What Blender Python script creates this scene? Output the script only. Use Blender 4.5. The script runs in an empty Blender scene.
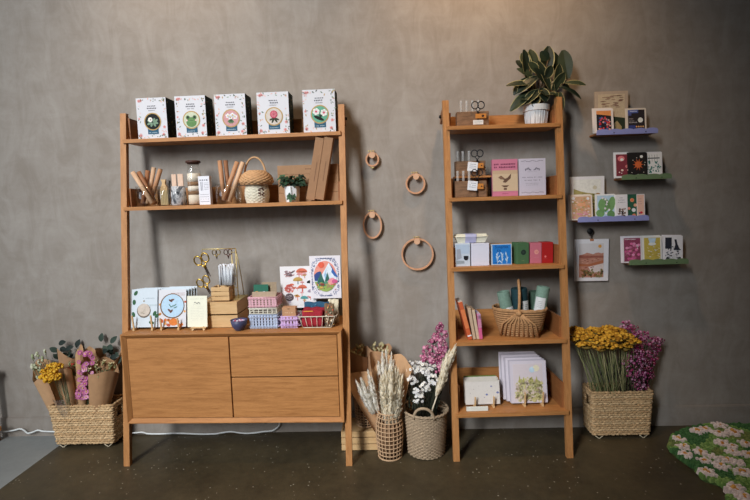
import bpy, bmesh, math, random
from mathutils import Vector, Matrix
S = bpy.context.scene
random.seed(7)

# ------------------------------------------------------------------ camera
CAM_D, CAM_H, FPX = 3.0921, 1.536, 470.38          # distance from the wall, height, focal length in pixels
PITCH, YAW, ROLL = -0.096, 0.0297, 0.0305
cy, sy, cp, sp, cr, sr = math.cos(YAW), math.sin(YAW), math.cos(PITCH), math.sin(PITCH), math.cos(ROLL), math.sin(ROLL)
_r0, _f = Vector((cy, sy, 0)), Vector((-sy*cp, cy*cp, sp))
_u0 = Vector((sy*sp, -cy*sp, cp))
_r, _u = _r0*cr - _u0*sr, _r0*sr + _u0*cr
cam = bpy.data.cameras.new('camera'); cam.sensor_width = 36; cam.lens = FPX/750*36
camo = bpy.data.objects.new('camera', cam); S.collection.objects.link(camo)
M3 = Matrix((_r, _u, -_f)).transposed()
camo.matrix_world = Matrix.Translation((0, -CAM_D, CAM_H)) @ M3.to_4x4()
cam.clip_start = 0.02
S.camera = camo

# ------------------------------------------------------------------ light and exposure
S.view_settings.view_transform = 'Standard'; S.view_settings.look = 'None'
S.view_settings.gamma = 1; S.view_settings.use_curve_mapping = False
S.view_settings.exposure = 0.0
wd = bpy.data.worlds.new('World'); S.world = wd; wd.use_nodes = True
wd.node_tree.nodes['Background'].inputs[0].default_value = (0.82, 0.90, 1.0, 1)
wd.node_tree.nodes['Background'].inputs[1].default_value = 0.032
def aim(o, p):
    o.rotation_euler = (Vector(p) - o.location).to_track_quat('-Z', 'Y').to_euler()
def area(name, loc, to, sx, sy_, e, col, spread=180):
    l = bpy.data.lights.new(name, 'AREA'); l.shape = 'RECTANGLE'; l.size = sx; l.size_y = sy_
    l.energy = e; l.color = col; l.spread = math.radians(spread)
    o = bpy.data.objects.new(name, l); S.collection.objects.link(o); o.location = loc; aim(o, to)
    return o
def spot(name, loc, to, e, col, ang=70, blend=.8, r=.05):
    l = bpy.data.lights.new(name, 'SPOT'); l.energy = e; l.color = col; l.spot_size = math.radians(ang)
    l.spot_blend = blend; l.shadow_soft_size = r
    o = bpy.data.objects.new(name, l); S.collection.objects.link(o); o.location = loc; aim(o, to)
    return o
area('window_or_fill_light', (-3.4, -6.6, 5.4), (0.0, 0, 1.2), 1.5, 4.6, 112, (0.95, 0.98, 1.0), 60)
area('window_or_fill_light', (-4.8, -3.0, 2.4), (-0.6, 0, 1.0), 2.2, 3.2, 30, (0.84, 0.92, 1.0), 150)  # soft fill lamp added on the left to lift the shadows
WARM = (1.0, 0.64, 0.34)
spot('ceiling_spot', (-1.25, -0.75, 3.70), (-1.25, 0.0, 2.55), 31, WARM, 95, 1.0)
spot('ceiling_spot', (0.62, -0.75, 3.70), (0.62, 0.0, 2.45), 84, WARM, 105, 1.0)

# ------------------------------------------------------------------ pixel helpers: where a sight line meets a plane of the room
def proj(X, Y, Z):
    p = Vector((X, Y+CAM_D, Z-CAM_H)); d = p.dot(_f)
    return 375+FPX*p.dot(_r)/d, 250-FPX*p.dot(_u)/d, d
def ray(px, py): return _f + _r*((px-375)/FPX) + _u*((250-py)/FPX)
def at(px, py, Y):
    d = ray(px, py); t = (Y+CAM_D)/d.y
    return Vector((d.x*t, Y, CAM_H+d.z*t))
def X_of(px, Y, Z):
    a, b = -4.0, 4.0
    for _ in range(40):
        m = (a+b)/2
        if proj(m, Y, Z)[0] < px: a = m
        else: b = m
    return m
def Z_of(py, X, Y):
    a, b = -1.0, 4.0
    for _ in range(40):
        m = (a+b)/2
        if proj(X, Y, m)[1] > py: a = m
        else: b = m
    return m
class Unit:                                           # a shelving unit standing slightly turned at the wall
    def __init__(s, xl, xr, th, df, dt, H, pw=.037):
        s.c, s.hw, s.th, s.df, s.dt, s.H, s.pw = (xl+xr)/2, (xr-xl)/2, th, df, dt, H, pw
        s.x0 = s.c + .3*math.sin(th)
    def post_d(s, z): return s.df + (s.dt-s.df)*z/s.H
    def world(s, u, d, z):
        c, n = math.cos(s.th), math.sin(s.th)
        return Vector((s.x0 + u*c - d*n, -d*c - u*n, z))
    def find(s, px, z, d):                            # lateral place u on the depth line d that shows at pixel column px
        a, b = -2.0, 2.0
        for _ in range(40):
            m = (a+b)/2
            if proj(*s.world(m, d, z))[0] < px: a = m
            else: b = m
        return m
LU = Unit(-1.6438, -.2489, .0225, .4325, .1713, 2.1456)
RU = Unit(.3468, 1.0599, -.0294, .4065, .1934, 2.1426)
class WallPlane:
    th = 0
    def world(s, u, d, z): return Vector((u, -d, z))
    find = Unit.find
WP = WallPlane()
class Spot: pass
def on(U, p0, p1, z, d, pyt=None):
    """centre, width and height of a thing whose front stands at depth d and spans pixel columns p0..p1 at height z"""
    q = Spot(); a, b = U.find(p0, z, d), U.find(p1, z, d)
    q.u = (a+b)/2; q.w = b-a; q.loc = U.world(q.u, d, z); q.rz = -U.th; q.d = d; q.z = z
    q.h = Z_of(pyt, q.loc.x, q.loc.y)-z if pyt is not None else None
    q.ppm = FPX/proj(*q.loc)[2]
    return q

# ------------------------------------------------------------------ materials
def lin(c): 
    c = c/255
    return c/12.92 if c <= .04045 else ((c+.055)/1.055)**2.4
def rgb(t): return (lin(t[0]), lin(t[1]), lin(t[2]), 1)
_mats = {}
def nm(name):
    m = bpy.data.materials.new(name); m.use_nodes = True
    nt = m.node_tree; b = nt.nodes['Principled BSDF']
    return m, nt, b
def nd(nt, t, **k):
    n = nt.nodes.new(t)
    for a, v in k.items(): setattr(n, a, v)
    return n
def mix(nt, fac, a, b, mode='MIX'):
    n = nd(nt, 'ShaderNodeMix', data_type='RGBA', blend_type=mode)
    for i, v in ((0, fac), (6, a), (7, b)):
        if hasattr(v, 'is_output'): nt.links.new(v, n.inputs[i])
        else: n.inputs[i].default_value = v
    return n.outputs[2]
def noise(nt, scale, detail=4, rough=.6, sc=(1, 1, 1), rot=(0, 0, 0), dist=0):
    tc = nd(nt, 'ShaderNodeTexCoord'); mp = nd(nt, 'ShaderNodeMapping')
    mp.inputs['Scale'].default_value = sc; mp.inputs['Rotation'].default_value = rot
    nt.links.new(tc.outputs['Object'], mp.inputs[0])
    n = nd(nt, 'ShaderNodeTexNoise'); n.inputs['Scale'].default_value = scale
    n.inputs['Detail'].default_value = detail; n.inputs['Roughness'].default_value = rough
    n.inputs['Distortion'].default_value = dist
    nt.links.new(mp.outputs[0], n.inputs['Vector'])
    return n.outputs[0]
def ramp(nt, src, stops):
    n = nd(nt, 'ShaderNodeValToRGB'); e = n.color_ramp.elements
    while len(e) < len(stops): e.new(.5)
    for k, (p, c) in zip(e, stops): k.position = p; k.color = c
    nt.links.new(src, n.inputs[0]); return n.outputs[0]
def bump(nt, b, src, s, dist=.002):
    n = nd(nt, 'ShaderNodeBump'); n.inputs['Strength'].default_value = s; n.inputs['Distance'].default_value = dist
    nt.links.new(src, n.inputs['Height']); nt.links.new(n.outputs[0], b.inputs['Normal'])
def C(r, g, b_, rough=.75, var=.10, sc=60, metal=0, bmp=0):
    """a plain painted / paper / leaf material, a little uneven"""
    k = (r, g, b_, rough, var, sc, metal, bmp)
    if k in _mats: return _mats[k]
    m, nt, b = nm('coat_%d_%d_%d' % (r, g, b_)); y = .3*r+.59*g+.11*b_; c = rgb((y+(r-y)*.9, y+(g-y)*.9, y+(b_-y)*.9))
    f = noise(nt, sc)
    lo = tuple(max(0, x*(1-var)) for x in c[:3])+(1,); hi = tuple(min(1, x*(1+var)) for x in c[:3])+(1,)
    nt.links.new(ramp(nt, f, [(.3, lo), (.7, hi)]), b.inputs['Base Color'])
    b.inputs['Roughness'].default_value = rough; b.inputs['Metallic'].default_value = metal
    b.inputs['Specular IOR Level'].default_value = .3
    if bmp: bump(nt, b, f, bmp)
    _mats[k] = m; return m
def wood(name, base, dark, sc=(1.2, 14, 14), rough=.5, scale=5):
    m, nt, b = nm(name)
    f = noise(nt, scale, 6, .65, sc, dist=.6); g = noise(nt, scale*9, 3, .6, sc)
    c = ramp(nt, f, [(.26, rgb(dark)), (.60, rgb(base))])
    c = mix(nt, .18, c, ramp(nt, g, [(.4, rgb(dark)), (.6, rgb(base))]))
    nt.links.new(c, b.inputs['Base Color']); b.inputs['Roughness'].default_value = rough
    b.inputs['Specular IOR Level'].default_value = .35
    bump(nt, b, g, .15, .001)
    return m
OAKX = wood('oak_grain_across', (190, 132, 78), (150, 98, 52))
OAKZ = wood('oak_grain_upright', (192, 136, 84), (156, 104, 58), (14, 14, 1.2))
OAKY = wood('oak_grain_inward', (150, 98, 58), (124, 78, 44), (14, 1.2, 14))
PINE = wood('pale_pine', (216, 180, 132), (196, 156, 106))
PINEZ = wood('pale_pine_upright', (214, 180, 134), (194, 158, 110), (14, 14, 1.2))
BURL = wood('weathered_wood', (142, 108, 80), (88, 62, 44), (2, 7, 7), .7, 9)
TUBEW = wood('wood_roll', (196, 148, 110), (160, 108, 74), (14, 14, 2), .6, 8)
KRAFT = C(170, 128, 92, .85, .07, 30)
KRAFT2 = C(186, 142, 100, .8, .12, 25)
GREENW = C(62, 90, 66)
WHITE = C(232, 232, 236, .7, .02)
BLACK = C(22, 22, 24, .5, .05)
GOLD = C(200, 160, 70, .3, .05, 20, 1)
BRASS = C(214, 192, 130, .5, .05, 20, 1)
STEEL = C(70, 66, 62, .35, .05, 20, 1)
SEAG = C(204, 168, 122, .85, .42, 75, 0, .8)
SEAGD = C(194, 156, 110, .85, .42, 90, 0, .8)
WICK = C(178, 130, 84, .7, .25, 70, 0, .3)
WICKG = C(168, 144, 116, .8, .25, 70, 0, .3)
CANE = C(194, 156, 118, .65, .15, 60)
def glass_mat(name, tint, gl=.10):
    m = bpy.data.materials.new(name); m.use_nodes = True; nt = m.node_tree; nt.nodes.clear()
    o = nd(nt, 'ShaderNodeOutputMaterial'); t = nd(nt, 'ShaderNodeBsdfTransparent'); g = nd(nt, 'ShaderNodeBsdfGlossy')
    t.inputs[0].default_value = tint; g.inputs['Roughness'].default_value = .06
    lw = nd(nt, 'ShaderNodeLayerWeight'); lw.inputs[0].default_value = .35
    mr = nd(nt, 'ShaderNodeMapRange'); mr.inputs[3].default_value = gl*.5; mr.inputs[4].default_value = gl*4
    nt.links.new(lw.outputs['Facing'], mr.inputs[0])
    mx = nd(nt, 'ShaderNodeMixShader'); nt.links.new(mr.outputs[0], mx.inputs[0])
    nt.links.new(t.outputs[0], mx.inputs[1]); nt.links.new(g.outputs[0], mx.inputs[2]); nt.links.new(mx.outputs[0], o.inputs[0])
    return m
GLASS = glass_mat('clear_glass', (.985, .99, .985, 1), .07)
FILM = glass_mat('clear_film', (.97, .97, .97, 1), .16)

# ------------------------------------------------------------------ mesh builder
class MB:
    def __init__(s): s.v, s.f, s.mi, s.sm, s.mats, s.M = [], [], [], [], [], Matrix()
    def k(s, m):
        if m not in s.mats: s.mats.append(m)
        return s.mats.index(m)
    def add(s, vs, fs, m, smooth=False):
        o = len(s.v); i = s.k(m)
        s.v += [s.M @ Vector(v) for v in vs]
        for f in fs: s.f.append([o+a for a in f]); s.mi.append(i); s.sm.append(smooth)
        return s
    def box(s, x0, y0, z0, x1, y1, z1, m, bev=0):
        if bev:
            b = bev
            vs, ix = [], {}
            def V(*p):
                if p not in ix: ix[p] = len(vs); vs.append(p)
                return ix[p]
            X, Y, Z = ((x0, x0+b, x1-b, x1), (y0, y0+b, y1-b, y1), (z0, z0+b, z1-b, z1))
            fs = []
            for ax in range(3):
                for e, i_ in ((0, 1), (3, 2)):
                    def P(a, c):
                        q = [0, 0, 0]; q[ax] = e; q[(ax+1) % 3] = a; q[(ax+2) % 3] = c
                        return V(X[q[0]], Y[q[1]], Z[q[2]])
                    fs.append([P(1, 1), P(2, 1), P(2, 2), P(1, 2)])
            for ax in range(3):
                a1, a2 = (ax+1) % 3, (ax+2) % 3
                for e1, i1 in ((0, 1), (3, 2)):
                    for e2, i2 in ((0, 1), (3, 2)):
                        def Q(t, u, w):
                            q = [0, 0, 0]; q[ax] = t; q[a1] = u; q[a2] = w
                            return V(X[q[0]], Y[q[1]], Z[q[2]])
                        fs.append([Q(1, e1, i2), Q(2, e1, i2), Q(2, i1, e2), Q(1, i1, e2)])
            for ex, ixx in ((0, 1), (3, 2)):
                for ey, iy in ((0, 1), (3, 2)):
                    for ez, iz in ((0, 1), (3, 2)):
                        fs.append([V(X[ex], Y[iy], Z[iz]), V(X[ixx], Y[ey], Z[iz]), V(X[ixx], Y[iy], Z[ez])])
            return s.add(vs, fs, m)
        vs = [(x, y, z) for x in (x0, x1) for y in (y0, y1) for z in (z0, z1)]
        return s.add(vs, [(0, 1, 3, 2), (4, 6, 7, 5), (0, 4, 5, 1), (2, 3, 7, 6), (0, 2, 6, 4), (1, 5, 7, 3)], m)
    def bar(s, p0, p1, w, t, m, up=(0, 1, 0)):
        p0, p1 = Vector(p0), Vector(p1); d = (p1-p0).normalized(); u = Vector(up)
        a = d.cross(u).normalized(); b = a.cross(d).normalized(); vs = []
        for p in (p0, p1):
            for i, j in ((-1, -1), (1, -1), (1, 1), (-1, 1)): vs.append(p + a*(w/2*i) + b*(t/2*j))
        return s.add(vs, [(0, 1, 2, 3), (7, 6, 5, 4), (0, 4, 5, 1), (1, 5, 6, 2), (2, 6, 7, 3), (3, 7, 4, 0)], m)
    def prism(s, pts, y0, y1, m):                      # outline in x,z, thickness along y
        n = len(pts); vs = [(x, y0, z) for x, z in pts]+[(x, y1, z) for x, z in pts]
        return s.add(vs, [list(range(n)), list(range(2*n-1, n-1, -1))]+[(i, (i+1) % n, n+(i+1) % n, n+i) for i in range(n)], m)
    def tube(s, pts, r, m, n=6, closed=False, caps=True, smooth=True):
        pts = [Vector(p) for p in pts]; N = len(pts)
        R = r if isinstance(r, (list, tuple)) else [r]*N
        vs, prev = [], None
        for i, p in enumerate(pts):
            if closed: d = pts[(i+1) % N]-pts[i-1]
            else: d = pts[min(i+1, N-1)]-pts[max(i-1, 0)]
            d = d.normalized() if d.length > 1e-9 else Vector((0, 0, 1))
            if prev is None:
                a = d.orthogonal().normalized()
                if abs(d.z) < .9: a = (Vector((0, 0, 1))-d*d.z).normalized()
            else:
                a = prev-d*prev.dot(d)
                a = a.normalized() if a.length > 1e-6 else d.orthogonal().normalized()
            prev = a; b = d.cross(a)
            for k in range(n):
                t = 2*math.pi*k/n; vs.append(p+a*(R[i]*math.cos(t))+b*(R[i]*math.sin(t)))
        fs = []
        for i in range(N if closed else N-1):
            j = (i+1) % N
            for k in range(n): fs.append((i*n+k, i*n+(k+1) % n, j*n+(k+1) % n, j*n+k))
        if not closed and caps: fs += [list(range(n-1, -1, -1)), [(N-1)*n+k for k in range(n)]]
        return s.add(vs, fs, m, smooth)
    def lathe(s, prof, m, n=24, c=(0, 0, 0), smooth=True, ell=1):
        vs, fs = [], []
        for r, z in prof:
            for k in range(n):
                t = 2*math.pi*k/n; vs.append((c[0]+r*math.cos(t), c[1]+r*ell*math.sin(t), c[2]+z))
        for i in range(len(prof)-1):
            for k in range(n): fs.append((i*n+k, i*n+(k+1) % n, (i+1)*n+(k+1) % n, (i+1)*n+k))
        if prof[0][0] > 1e-5: fs.append(list(range(n-1, -1, -1)))
        if prof[-1][0] > 1e-5: fs.append([(len(prof)-1)*n+k for k in range(n)])
        return s.add(vs, fs, m, smooth)
    def blob(s, c, r, m, sq=(1, 1, 1), smooth=True):
        p = (1+5**.5)/2; q = (1+p*p)**.5
        V = [(0, a, b*p) for a in (-1, 1) for b in (-1, 1)]+[(a, b*p, 0) for a in (-1, 1) for b in (-1, 1)]+[(b*p, 0, a) for a in (-1, 1) for b in (-1, 1)]
        if not hasattr(MB, '_ico'):
            MB._ico = []
            for i in range(12):
                for j in range(i+1, 12):
                    for k in range(j+1, 12):
                        e = [sum((V[a][t]-V[b][t])**2 for t in range(3)) for a, b in ((i, j), (j, k), (i, k))]
                        if max(e) < 4.1: MB._ico.append((i, j, k))
        return s.add([(c[0]+v[0]/q*r*sq[0], c[1]+v[1]/q*r*sq[1], c[2]+v[2]/q*r*sq[2]) for v in V], MB._ico, m, smooth)
    def sphere(s, c, r, m, sq=(1, 1, 1), n=14):
        return s.lathe([(0, -r*sq[2])]+[(r*math.cos(t), r*sq[2]*math.sin(t)) for t in [(-.5+i/n)*math.pi for i in range(1, n)]]+[(0, r*sq[2])], m, n+4, c, True, sq[1])
    def leaf(s, p, d, up, L, W, m, bend=.3, fold=.15, edge=None, shape=None, n=7):
        """a leaf along d, face towards up, drooping by bend; optional paler margin"""
        p, d, up = Vector(p), Vector(d).normalized(), Vector(up)
        a = d.cross(up); a = a.normalized() if a.length > 1e-4 else d.orthogonal().normalized()
        nrm = a.cross(d).normalized()
        cols = 5 if edge else 3; vs = []
        for i in range(n+1):
            t = i/n
            w = W/2*(shape(t) if shape else math.sin(math.pi*min(1, t*.96+.03))**.75)
            c = p+d*(L*t*(1-.12*bend*t))-nrm*(L*bend*t*t*.6)
            lf = nrm*(fold*w)
            if edge: row = [(-1, 1), (-.86, .85), (0, 0), (.86, .85), (1, 1)]
            else: row = [(-1, 1), (0, 0), (1, 1)]
            for x, q in row: vs.append(c+a*(x*w)+lf*q)
        for j in range(cols-1):
            fs = [(i*cols+j, i*cols+j+1, (i+1)*cols+j+1, (i+1)*cols+j) for i in range(n)]
            base = len(s.v)
            s.add(vs, fs, edge if edge and j in (0, cols-2) else m, True)
        return s
    def daisy(s, c, nrm, r, petal, eye, n=8, cup=.25):
        c, nrm = Vector(c), Vector(nrm).normalized(); a = nrm.orthogonal().normalized(); b = nrm.cross(a); t0 = random.random()*6
        for k in range(n):
            t = t0+2*math.pi*k/n; d = a*math.cos(t)+b*math.sin(t); e = nrm.cross(d)
            w = r*2.2/n
            s.add([c, c+d*(r*.6)+e*w+nrm*(r*cup*.5), c+d*r+nrm*(r*cup), c+d*(r*.6)-e*w+nrm*(r*cup*.5)], [(0, 1, 2, 3)], petal, True)
        s.blob(c+nrm*(r*.08), r*.28, eye)
        return s
    def build(s, name, parent=None, loc=None, rz=0, recalc=True):
        me = bpy.data.meshes.new(name)
        me.from_pydata([tuple(v) for v in s.v], [], s.f)
        for m in s.mats: me.materials.append(m)
        me.polygons.foreach_set('material_index', s.mi); me.polygons.foreach_set('use_smooth', s.sm)
        if recalc:
            bm = bmesh.new(); bm.from_mesh(me); bmesh.ops.recalc_face_normals(bm, faces=bm.faces); bm.to_mesh(me); bm.free()
        me.update()
        o = bpy.data.objects.new(name, me); S.collection.objects.link(o)
        if parent: o.parent = parent
        if loc is not None: o.location = loc; o.rotation_euler = (0, 0, rz)
        return o
def tag(o, label, cat, group=None):
    o['label'] = label; o['category'] = cat
    if group: o['group'] = group
    return o
def thing(name, label, cat, loc, rz=0, group=None):
    o = bpy.data.objects.new(name, None); S.collection.objects.link(o); o.empty_display_size = .05
    o.location = loc; o.rotation_euler = (0, 0, rz)
    return tag(o, label, cat, group)
def structure(o): o['kind'] = 'structure'; return o
def text_mesh(txt, size):
    cu = bpy.data.curves.new('lettering', 'FONT'); cu.body = txt; cu.size = size; cu.align_x = 'CENTER'; cu.resolution_u = 2
    o = bpy.data.objects.new('lettering', cu); S.collection.objects.link(o)
    dg = bpy.context.evaluated_depsgraph_get(); me = bpy.data.meshes.new_from_object(o.evaluated_get(dg))
    vs = [tuple(v.co) for v in me.vertices]; fs = [list(p.vertices) for p in me.polygons]
    bpy.data.objects.remove(o); bpy.data.curves.remove(cu); bpy.data.meshes.remove(me)
    return vs, fs
class Face:
    """flat printed shapes on the front (-y) side of a card of width w and height h; u, v run 0..1"""
    def __init__(s, mb, w, h, y=0, cx=0, z0=0): s.mb, s.w, s.h, s.y, s.cx, s.z0 = mb, w, h, y, cx, z0; s.l = 0
    def P(s, u, v): return (s.cx+(u-.5)*s.w, s.y-.0005*(s.l+1), s.z0+v*s.h)
    def poly(s, pts, m, l=None):
        if l is not None: s.l = l
        s.mb.add([s.P(u, v) for u, v in pts], [list(range(len(pts)))], m); return s
    def rect(s, u0, v0, u1, v1, m, l=None): return s.poly([(u0, v0), (u1, v0), (u1, v1), (u0, v1)], m, l)
    def circ(s, u, v, r, m, l=None, ry=None, n=18, rot=0):     # r in widths
        k = s.w/s.h; ry = r if ry is None else ry
        c, n_ = math.cos(rot), math.sin(rot)
        return s.poly([(u+(r*math.cos(t)*c-ry*math.sin(t)*n_), v+(r*math.cos(t)*n_+ry*math.sin(t)*c)*k) for t in [2*math.pi*i/n for i in range(n)]], m, l)
    def marks(s, u0, u1, v, n, hh, m, l=None, gap=.35):        # a line of small type
        d = (u1-u0)/n
        for i in range(n):
            if random.random() < .93: s.rect(u0+d*i, v-hh/2*random.uniform(.6, 1), u0+d*(i+1-gap), v+hh/2*random.uniform(.6, 1), m, l)
        return s
    def text(s, txt, u, v, size, m, l=None):
        if l is not None: s.l = l
        vs, fs = text_mesh(txt, size); c = s.P(u, v)
        s.mb.add([(c[0]+x, c[1], c[2]+y) for x, y, _ in vs], fs, m); return s

# ================================================================== the room
def plaster():
    m, nt, b = nm('limewash_plaster')
    big = noise(nt, 1.3, 5, .6, (1, 1, 1.2), (0, .6, 0), 1.2); mid = noise(nt, 4.5, 6, .65, (1, 1, 2.2), (0, .7, 0), .8)
    mid2 = noise(nt, 3.4, 6, .7, (2.4, 1, 1), (0, .5, 0), 1.0); fine = noise(nt, 45, 3, .6)
    c = ramp(nt, big, [(.3, rgb((147, 138, 129))), (.7, rgb((162, 155, 147)))])
    c = mix(nt, .38, c, ramp(nt, mid, [(.36, rgb((140, 130, 120))), (.66, rgb((168, 160, 152)))]))
    c = mix(nt, .30, c, ramp(nt, mid2, [(.40, rgb((137, 128, 119))), (.64, rgb((172, 166, 160)))]))
    nt.links.new(c, b.inputs['Base Color']); b.inputs['Roughness'].default_value = .85
    b.inputs['Specular IOR Level'].default_value = .2
    bump(nt, b, mid, .10, .004)
    return m
def concrete(name, lo, hi, specks, rough):
    m, nt, b = nm(name)
    big = noise(nt, 2.2, 6, .62); fine = noise(nt, 24, 5, .7)
    c = ramp(nt, big, [(.3, rgb(lo)), (.7, rgb(hi))])
    c = mix(nt, .3, c, ramp(nt, fine, [(.35, rgb(lo)), (.7, rgb(hi))]))
    if specks:
        tc = nd(nt, 'ShaderNodeTexCoord')
        v = nd(nt, 'ShaderNodeTexVoronoi'); v.inputs['Scale'].default_value = 26
        nt.links.new(tc.outputs['Object'], v.inputs['Vector'])
        pt = ramp(nt, v.outputs['Distance'], [(.07, (1, 1, 1, 1)), (.12, (0, 0, 0, 1))])
        msk = ramp(nt, noise(nt, 2.6, 3), [(.43, (0, 0, 0, 1)), (.54, (1, 1, 1, 1))])
        k = mix(nt, 1.0, pt, msk, 'MULTIPLY')
        c = mix(nt, k, c, rgb(specks))
    nt.links.new(c, b.inputs['Base Color']); b.inputs['Roughness'].default_value = rough
    bump(nt, b, fine, .12, .002)
    return m
PLASTER = plaster()
FLOORM = concrete('dark_sealed_concrete', (50, 43, 30), (88, 77, 56), (176, 168, 150), .45)
FLOORG = concrete('grey_painted_concrete', (132, 135, 134), (150, 153, 152), None, .6)
XE = -2.235
f = MB()
f.add([(XE, -4.6, 0), (3.4, -4.6, 0), (3.4, 0.1, 0), (XE, 0.1, 0)], [(0, 1, 2, 3)], FLOORM)
f.add([(-4.2, -4.6, 0), (XE, -4.6, 0), (XE, 0.1, 0), (-4.2, 0.1, 0)], [(0, 1, 2, 3)], FLOORG)
f.add([(-4.2, -4.6, -.1), (3.4, -4.6, -.1), (3.4, 0.1, -.1), (-4.2, 0.1, -.1)], [(3, 2, 1, 0)], FLOORM)
structure(f.build('floor', recalc=False))
structure(MB().box(-4.2, 0, 0, 3.4, .1, 4.6, PLASTER).build('wall_back'))
structure(MB().box(-1.00, -3.9, 0, 3.4, -3.65, 6.0, PLASTER).box(-2.0, -3.9, 4.5, -1.0005, -3.65, 6.0, PLASTER).build('light_blocker_front'))       # unseen pier and lintel added behind the camera to cut the window light
structure(MB().box(2.5, -2.2, 0, 2.6, 0, 4.6, C(70, 58, 50)).build('light_blocker_right'))  # unseen dark panel, added to keep ambient light off the right end
b = MB()
b.prism([(-4.2, 0), (3.4, 0), (3.4, .128), (-4.2, .128)], -.012, 0, PLASTER)
b.prism([(-4.2, .128), (3.4, .128), (3.4, .134), (-4.2, .134)], -.008, 0, PLASTER)
structure(b.build('baseboard_back'))

# ================================================================== the two leaning shelving units
def post_mb(U, u0, u1, t=.03):
    m = MB(); z = U.H
    p = [(U.df, 0), (U.dt, z), (U.dt-t, z), (U.df-t, 0)]
    vs = [(u, -d, zz) for u in (u0, u1) for d, zz in p]
    return m.add(vs, [(0, 1, 2, 3), (7, 6, 5, 4), (0, 4, 5, 1), (1, 5, 6, 2), (2, 6, 7, 3), (3, 7, 4, 0)], OAKZ)
def shelf_tray(root, U, z, th, hs, hb):
    df = U.post_d(z); iw = U.hw-U.pw
    m = MB()
    m.box(-iw, -(df+.004), z-th, iw, -.034, z, OAKX)
    lip = U.hw-.018                                             # front edge runs over the inner half of the posts
    m.add([(-lip, -(df+.003), z-.002), (lip, -(df+.003), z-.002), (lip, -(df+.003), z-th+.002), (-lip, -(df+.003), z-th+.002),
           (-lip+.006, -(df+.016), z), (lip-.006, -(df+.016), z), (lip-.006, -(df+.016), z-th), (-lip+.006, -(df+.016), z-th)],
          [(4, 5, 6, 7), (0, 1, 5, 4), (3, 7, 6, 2), (0, 4, 7, 3), (1, 2, 6, 5), (0, 3, 2, 1)], OAKX)
    sh = m.build('shelf', root)
    for sx in (-1, 1):
        a, c = sorted((sx*iw, sx*(iw-.014)))
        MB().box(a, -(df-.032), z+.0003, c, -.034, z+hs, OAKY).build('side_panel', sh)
    MB().box(-iw+.014, -.048, z+.0003, iw-.014, -.034, z+hb, OAKX).build('back_panel', sh)
def brackets(root, U, z):
    for sx in (-1, 1):
        u = sx*(U.hw-U.pw/2)
        d0 = U.post_d(z)-.03
        m = MB(); w = .012
        m.add([(x, y, zz) for x in (u-w, u+w) for y, zz in ((-d0+.002, z+.03), (-d0+.002, z-.03), (-.026, z-.06), (-.026, z-.01))],
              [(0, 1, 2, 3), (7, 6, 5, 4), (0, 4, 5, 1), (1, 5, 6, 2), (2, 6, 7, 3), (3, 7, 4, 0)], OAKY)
        bo = m.build('wall_bracket', root)
        k = MB(); k.M = Matrix.Translation((u+sx*w, -.075, z-.022)) @ Matrix.Rotation(math.pi/2*sx, 4, 'Y')
        k.lathe([(.009, 0), (.011, .006), (.008, .012)], BLACK, 12); k.build('knob', bo)

lroot = thing('shelving_unit', 'wide oak leaning shelving unit with a cupboard and two drawers', 'shelving unit', (LU.x0, 0, 0), -LU.th)
for sx in (-1, 1):
    a, c = sorted((sx*LU.hw, sx*(LU.hw-LU.pw))); post_mb(LU, a, c).build('post', lroot)
ZS1, ZS2, ZC = 1.9816, 1.5671, .8145
shelf_tray(lroot, LU, ZS1, .022, .135, .11)
shelf_tray(lroot, LU, ZS2, .022, .115, .115)
brackets(lroot, LU, 2.10)
# cupboard between the posts
CB, DC, iw = .2641, .422, LU.hw-LU.pw-.0008
m = MB(); t = .022
m.box(-iw, -(DC-.02), ZC-t, iw, -.036, ZC, OAKX)
m.box(-iw, -(DC-.02), CB, iw, -.036, CB+t, OAKX)
for sx in (-1, 1):
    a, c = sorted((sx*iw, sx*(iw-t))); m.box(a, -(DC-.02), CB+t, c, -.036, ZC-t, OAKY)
m.box(-iw+t, -.05, CB+t, iw-t, -.038, ZC-t, OAKX)
def ring(y, ins): return [(-iw+ins, y, CB+ins), (iw-ins, y, CB+ins), (iw-ins, y, ZC-ins), (-iw+ins, y, ZC-ins)]
r0, r1, r2, r3 = ring(-(DC-.021), 0), ring(-DC, 0.001), ring(-DC, .006), ring(-(DC-.020), .026)
for A, B_ in ((r0, r1), (r1, r2), (r2, r3)):
    for i in range(4):
        j = (i+1) % 4
        m.add([A[i], A[j], B_[j], B_[i]], [(0, 1, 2, 3)], OAKX if i in (0, 2) else OAKZ)
cab = m.build('cupboard', lroot, recalc=False)
in_ = iw-.029; zb, zt = CB+.029, ZC-.029; yf = -(DC-.016); g = .0035
us = LU.find(231, .54, DC-.016)
md = MB(); md.box(-in_, yf, zb, us-g, yf+.018, zt, OAKX, .002); md.build('door', cab)
zm = (zb+zt)/2
MB().box(us+g, yf, zm+g, in_, yf+.018, zt, OAKX, .002).build('drawer', cab)
MB().box(us+g, yf, zb, in_, yf+.018, zm-g, OAKX, .002).build('drawer', cab)

rroot = thing('shelving_unit', 'narrow oak leaning shelving unit with five open shelves', 'shelving unit', (RU.x0, 0, 0), -RU.th)
for sx in (-1, 1):
    a, c = sorted((sx*RU.hw, sx*(RU.hw-RU.pw))); post_mb(RU, a, c).build('post', rroot)
R1, R2, R3, R4, R5 = 1.9867, 1.5628, 1.1493, .7087, .2862
for z, hs, hb in ((R1, .085, .085), (R2, .115, .115), (R3, .115, .115), (R4, .125, .125), (R5, .155, .155)):
    shelf_tray(rroot, RU, z, .022, hs, hb)
brackets(rroot, RU, 2.09)

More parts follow.
